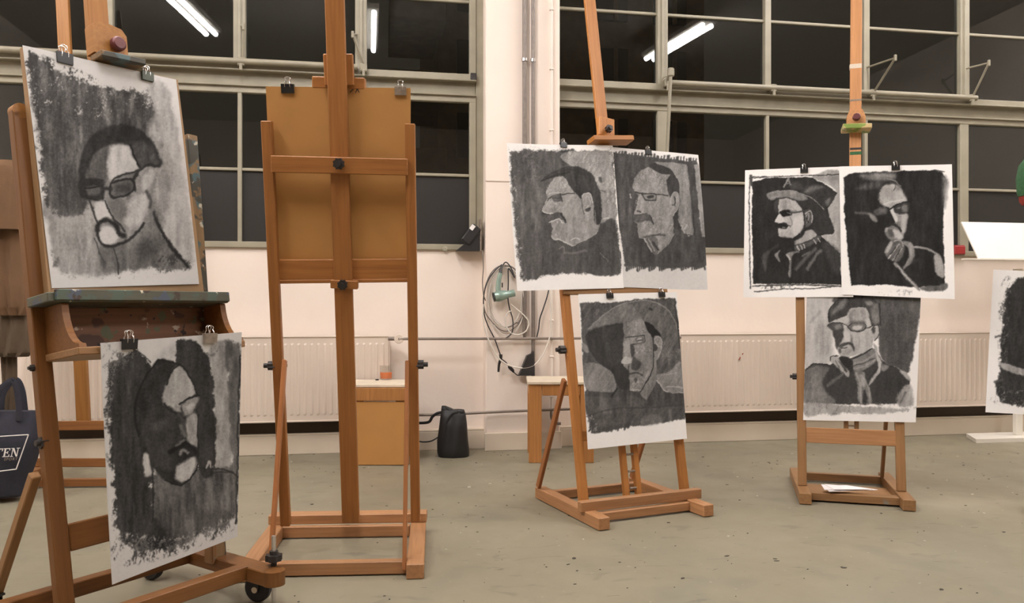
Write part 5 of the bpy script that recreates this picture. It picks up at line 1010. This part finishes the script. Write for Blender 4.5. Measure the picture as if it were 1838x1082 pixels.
def serif(ch, x0):
    # roman capitals, height 1: heavy stems, hair lines, slab serifs, leaning right
    B = {'T': [(.0, .9, .9, 1.), (.0, .68, .1, 1.), (.8, .68, .9, 1.), (.36, 0, .54, 1.), (.22, 0, .68, .07)],
         'E': [(.12, 0, .3, 1.), (0, 0, .78, .08), (0, .92, .76, 1.), (.3, .46, .58, .55), (.5, .36, .58, .66), (.7, 0, .78, .28), (.68, .74, .76, 1.)],
         'N': [(.14, 0, .22, 1.), (.76, 0, .84, 1.), (0, 0, .36, .07), (0, .93, .3, 1.), (.62, .93, 1., 1.)]}[ch]
    L_ = [[(a, b), (c, b), (c, d), (a, d)] for a, b, c, d in B]
    if ch == 'N': L_.append([(.1, 1.), (.32, 1.), (.84, 0.), (.7, 0.)])
    return [[(x0+x+.25*y, y) for x, y in q] for q in L_]
gs = []
for ch, x0 in (('T', -2.95), ('E', -1.98), ('N', -1.1)): gs += [gprism([(x*.046, y*.046) for x, y in q], .0012+.0001*k) for k, q in enumerate(serif(ch, x0))]
mesh('lettering', gjoin(*gs), 'white_print', TB, basis(rr, nrm(np.cross(-FW, rr)), -FW, at_depth(34.5, 819, zf)))
lettering('small_lettering', 'SPORT', .02, TB, basis(rr, nrm(np.cross(-FW, rr)), -FW, at_depth(31, 825.5, zf)), 'clip_grey', .25, .0008, 0, 'RIGHT', 1.3)
# black bucket bag
bp = on_floor(815, 819); Zb = (bp-C0)@FW; BG = thing('shoulder_bag', 'slouching black leather bucket bag on the floor by the wall', 'bag', bp)
mesh('bag_body', gsoft(rowpx([(735, 792, 833, .5), (744, 791, 836, .8), (760, 789, 838, 1), (790, 785, 840, 1.1), (808, 785, 842, 1.15), (817, 787, 842, 1.1), (820.5, 791, 838, 1)], Zb+.035, 4), .19, n=36, fold=.004, seed=6), 'black_leather', BG, smooth=True)
mesh('bag_flap', gsoft(rowpx([(728, 793, 800, .3), (733, 792, 812, .6), (740, 792, 822, .6), (750, 792, 815, .5)], Zb+.02, 3), .09, n=24, fold=.003, seed=7), 'black_leather', BG, smooth=True)
strap(BG, [at_depth(x, y, Zb-.05) for x, y in ((832, 740), (815, 741), (805, 752), (798, 770), (795, 785))], .018, .005, 'black_leather', RT, 'strap')
strap(BG, [at_depth(x, y, Zb+.02) for x, y in ((792, 740), (784, 742), (776, 748), (770, 757), (755, 759), (735, 758))], .02, .005, 'black_leather', UP, 'strap'); strap(BG, [at_depth(x, y, Zb) for x, y in ((790, 782), (775, 791), (760, 793), (748, 791))], .01, .004, 'black_leather', UP, 'strap')

# ---------------------------------------------------------------- on the pillar: hair dryer and cables
def cp(x, y, o=.03): return on_wall(790+x/3.382, 380+y/3.382, PF-o)
HD = thing('hair_dryer', 'pale metallic green hair dryer hanging on the pillar', 'hair dryer', cp(390, 515, .06))
a, b_ = cp(325, 518, .07), cp(452, 492, .07); ax = nrm(b_-a); ln = np.linalg.norm(b_-a)
mesh('barrel', glathe([(0, 0), (.022, 0), (.034, .008), (.04, .03), (.039, .055), (.03, ln*.62), (.026, ln*.66), (.026, ln), (.022, ln), (.02, ln-.02), (0, ln-.02)], 26), 'hairdryer_teal', HD, orient(a, ax), smooth=True)
mesh('inlet_ring', glathe([(.024, -.003), (.034, -.003), (.034, .006), (.024, .006)], 24), 'black_plastic', HD, orient(a, ax))
mesh('grip', gtube([cp(362, 515, .07), cp(352, 470, .07), cp(356, 420, .07), cp(366, 372, .07)], lambda t: .02-.004*t, 14, sm=5), 'hairdryer_teal', HD, smooth=True)
mesh('grip_switch', gbox(.008, .014, .035, .002), 'black_plastic', HD, orient(cp(377, 445, .08), UP)); mesh('cord_sleeve', gtube([cp(366, 374, .07), cp(370, 345, .06), cp(378, 325, .05)], lambda t: .014-.007*t, 10, sm=4), 'cord_black', HD, smooth=True)
mesh('hanging_hook', gtube([cp(392, 330, 0.), cp(392, 330, .05), cp(392, 318, .055)], .004, 6, sm=2), 'steel_wire', HD)
def cable(label, pts, r, mat, o=.03, zig=0.): return tag(mesh('cable', gtube([cp(x, y, o+zig*math.sin(i*1.7)) for i, (x, y) in enumerate(pts)], r, 8, sm=6), mat, smooth=True), label, 'cable', 'cables on the pillar')
def ell(cx, cy, rx, ry, t0, t1, n, rot=0): return [(cx+rx*math.cos(t)*(1+.03*math.sin(t*3)), cy+ry*math.sin(t)) for t in np.linspace(t0, t1, n)]
cable('grey cable coiled behind the hair dryer in tall loops', ell(400, 525, 118, 200, -1.6, 2.6, 14)[:-1]+ell(392, 520, 128, 196, 2.6, 7.2, 18)+ell(405, 515, 110, 185, 7.3, 12.4, 20), .0042, 'cord_grey', .024, .006)
cable('pale cable coiled around the hair dryer', ell(395, 520, 100, 178, -1.5, 4.6, 22)+ell(405, 545, 105, 205, 4.7, 9.0, 16), .0038, 'cord_white', .034, .005)
cable('black hair dryer cord with a loose vertical bight', [(378, 328), (400, 306), (430, 340), (452, 400), (440, 380), (415, 345), (414, 430), (412, 520), (420, 580), (440, 650), (441, 715), (425, 748), (400, 766)], .0045, 'cord_black', .05)
cable('white cable with a round loop below the hair dryer', [(428, 560), (465, 592), (510, 630), (537, 672), (522, 722), (478, 746), (430, 735), (402, 695), (396, 645), (412, 612), (435, 600)], .005, 'cord_white', .05)
cable('white cable sagging in a wide arc down to the bench', [(262, 560), (260, 640), (275, 720), (300, 792), (340, 868), (392, 920), (470, 946), (540, 944), (590, 915), (630, 855), (655, 795), (668, 730), (672, 600), (665, 480)], .0055, 'cord_white', .065)
cable('black cable hanging down to its plug left of the pillar pipes', [(375, 320), (330, 360), (285, 430), (264, 520), (268, 620), (290, 690), (330, 770), (352, 830), (366, 868)], .0045, 'cord_black', .045)
cable('black cable behind the papers beside the thin conduit', [(660, 470), (648, 520), (625, 590), (605, 650), (598, 710), (585, 768)], .005, 'cord_black', .03)
cable('grey cable running down the pillar edge from the window sill device', [(256, 235), (263, 330), (257, 420), (263, 500), (275, 540)], .004, 'cord_grey', .02)
PL = thing('power_plug', 'black plug and inline switch hanging from a cable over the bench', 'plug', cp(360, 930, .05))
mesh('plug_body', gtube([cp(368, 866, .05), cp(368, 890, .05), cp(358, 925, .05), cp(354, 972, .05)], lambda t: .013-.005*t, 10, sm=4), 'black_plastic', PL, smooth=True)
mesh('inline_switch', gtube([cp(415, 935, .05), cp(422, 945, .05), cp(440, 962, .05), cp(447, 975, .05)], lambda t: .006+.007*math.sin(t*3.14), 10, sm=3), 'black_plastic', PL, smooth=True); mesh('lead', gtube([cp(366, 890, .05), cp(395, 910, .05), cp(418, 938, .05)], .004, 6), 'cord_black', PL, smooth=True); mesh('lead', gtube([cp(445, 972, .05), cp(470, 992, .05), cp(492, 990, .06)], .004, 6), 'cord_black', PL, smooth=True)
q = cp(525, 925, .03); AD = thing('power_adapter', 'black power adapter leaning against the pillar behind the open stool', 'adapter', cp(522, 990, .04))
mesh('adapter_body', gprism([(-.06, -.075), (.055, -.075), (.05, .1), (.042, .105), (.035, .085), (0, .07)], .05), 'black_plastic', AD, basis(V(1, 0, 0), UP, V(0, -1, 0), cp(525, 930, .045)))

# ---------------------------------------------------------------- on the sill
q = on_wall(842, 449, YW-.06); DV = thing('wedge_device', 'black wedge shaped device with a white sticker in the window corner', 'device', (q[0], q[1], SILL))
mesh('wedge', gprism([(-.1, 0), (.075, 0), (.085, .12), (.05, .13), (-.005, .075)], .09), 'black_plastic', DV, basis(V(1, 0, 0), UP, V(0, -1, 0), V(q[0], q[1], SILL-.012)))
mesh('tilted_head', gbox(.075, .07, .15, .008), 'black_plastic', DV, basis(nrm(V(.8, 0, -.6)), V(0, 1, 0), nrm(V(.6, 0, .8)), on_wall(845, 421, YW-.085))); mesh('sticker', gbox(.03, .003, .04, .001), 'label_white', DV, basis(nrm(V(.8, 0, -.6)), V(0, 1, 0), nrm(V(.6, 0, .8)), on_wall(848, 408, YW-.122)))
mesh('side_plate', gbox(.012, .08, .24, .005), 'clip_grey', DV, Matrix.Translation(Vector(on_wall(862, 422, YW-.07))))
q = on_wall(1723, 447, YW-.08); RB = tag(mesh('red_box', gjoin(gbox(.1, .06, .07, .006), gmove(gbox(.09, .05, .008, .002), Matrix.Translation((0, 0, .038)))), 'red_paint', None, Matrix.Translation((q[0]+.03, YW-.02, SILL+.045))), 'small red box on the sill beside the hand on chin portrait', 'box')

# ---------------------------------------------------------------- white stand at the right edge
q = on_floor(1752, 795); WS = thing('display_stand', 'white display stand with tilted panel at the right edge by the wall', 'stand', (5.05, 5.42, 0))
mesh('base_plate', gprism([(0, 0), (.13, .26), (.95, .26), (.95, -.03)], .03), 'white_lacquer', WS, Matrix.Translation((q[0], q[1], .015)))
p0, p1 = on_wall(1830, 790, 5.45), on_wall(1830, 640, 5.45); beam('post', V(p0[0]+.03, 5.5, .03), V(p0[0]+.03, 5.5, 1.36), .06, .04, V(1, 0, 0), 'white_lacquer', WS)
bl, tl_ = on_wall(1730, 464, 5.32), on_wall(1749, 399, 5.5); d_ = tl_-bl; dn = nrm(V(0, d_[1], d_[2])); wv = .92
c_ = (bl+tl_)/2+V(wv/2, 0, 0); mesh('tilted_panel', gbox(wv, np.hypot(d_[1], d_[2]), .012, .002), 'white_lacquer', WS, basis(V(1, 0, 0), dn, np.cross(V(1, 0, 0), dn), c_))
mesh('panel_ledge', gbox(wv+.02, .035, .01, .002), 'white_lacquer', WS, Matrix.Translation(Vector(bl+V(wv/2-.01, -.012, -.006))))
# green knit thing over the easel at the right edge
GR = thing('knit_garment', 'green knitted garment with a red hem at the far right edge', 'garment', FG.px(1850, 350, .05))
gz = (FG.px(1850, 330, .06)-C0)@FW
mesh('garment_body', gsoft(rowpx([(282, 1842, 1900, .4), (296, 1833, 1910, .9), (320, 1828, 1915, 1), (345, 1829, 1915, 1), (352, 1831, 1912, .9)], gz, 4), .14, fold=.006, seed=9), 'green_knit', GR, smooth=True); mesh('hem', gsoft(rowpx([(350, 1832, 1911, .85), (362, 1834, 1908, .85), (368, 1837, 1905, .6)], gz, 3), .14, fold=.004, seed=9), 'red_trim', GR, smooth=True)

# ---------------------------------------------------------------- papers on the right easel's base, marks and flecks
for k, (lb, cs, z) in enumerate((('lowest loose white sheet on the base of the right easel', [(1478, 871), (1520, 871), (1576, 879), (1488, 882)], .0), ('middle torn white sheet on the base of the right easel', [(1474, 869.5), (1512, 871.5), (1545, 877), (1480, 879)], .004), ('topmost white sheet on the base of the right easel', [(1480, 869), (1536, 873.5), (1566, 878), (1497, 878.5)], .008))):
    P = [on_floor(x, y, .066+z) for x, y in cs]; c = sum(P)/4
    tag(mesh('loose_sheet', gprism([((p-c)[0], (p-c)[1]) for p in P], .0025), 'paper_white', None, Matrix.Translation(Vector(c))), lb, 'paper', 'loose sheets on the easel base')
rs = random.Random(5)
for nm, mat, n_, lab in (('pale_flecks', 'paint_chip_white', 70, 'scattered pale flecks of paint and paper on the floor'), ('dark_flecks', 'paint_chip_dark', 260, 'scattered dark crumbs and scuffs on the floor')):
    gs = []
    spots = [(842, 874), (880, 868), (1745, 887), (1700, 862)] if 'pale' in nm else [(1391, 1003), (1305, 998), (1395, 1007), (1030, 1002), (1802, 955), (1515, 1019), (1090, 940), (1200, 938), (1536, 905), (1020, 1013), (1380, 830), (1305, 870), (1262, 820), (620, 900), (560, 905), (1225, 1038), (1690, 1058)]
    for i in range(n_):
        if i < len(spots): p = on_floor(*spots[i]); r = .012
        else: p = on_floor(rs.uniform(300, 1838), 812+270*rs.random()**2.1); r = rs.uniform(.002, .008)*((p-C0)@FW)/4
        a0 = rs.random()*6; el = rs.uniform(.25, .9); k = rs.randint(5, 7)
        pl = [(r*math.cos(t)*rs.uniform(.6, 1.2), r*el*math.sin(t)*rs.uniform(.6, 1.2)) for t in np.linspace(0, 2*math.pi, k+1)[:-1]]
        g = gprism(pl, .0015); gs.append(gmove(g, Matrix.Translation((p[0], p[1], .0012)) @ Matrix.Rotation(a0*.1-YAW if i % 3 else a0, 4, 'Z')))
    tag(mesh(nm, gjoin(*gs), mat), lab, 'flecks', kind='stuff')
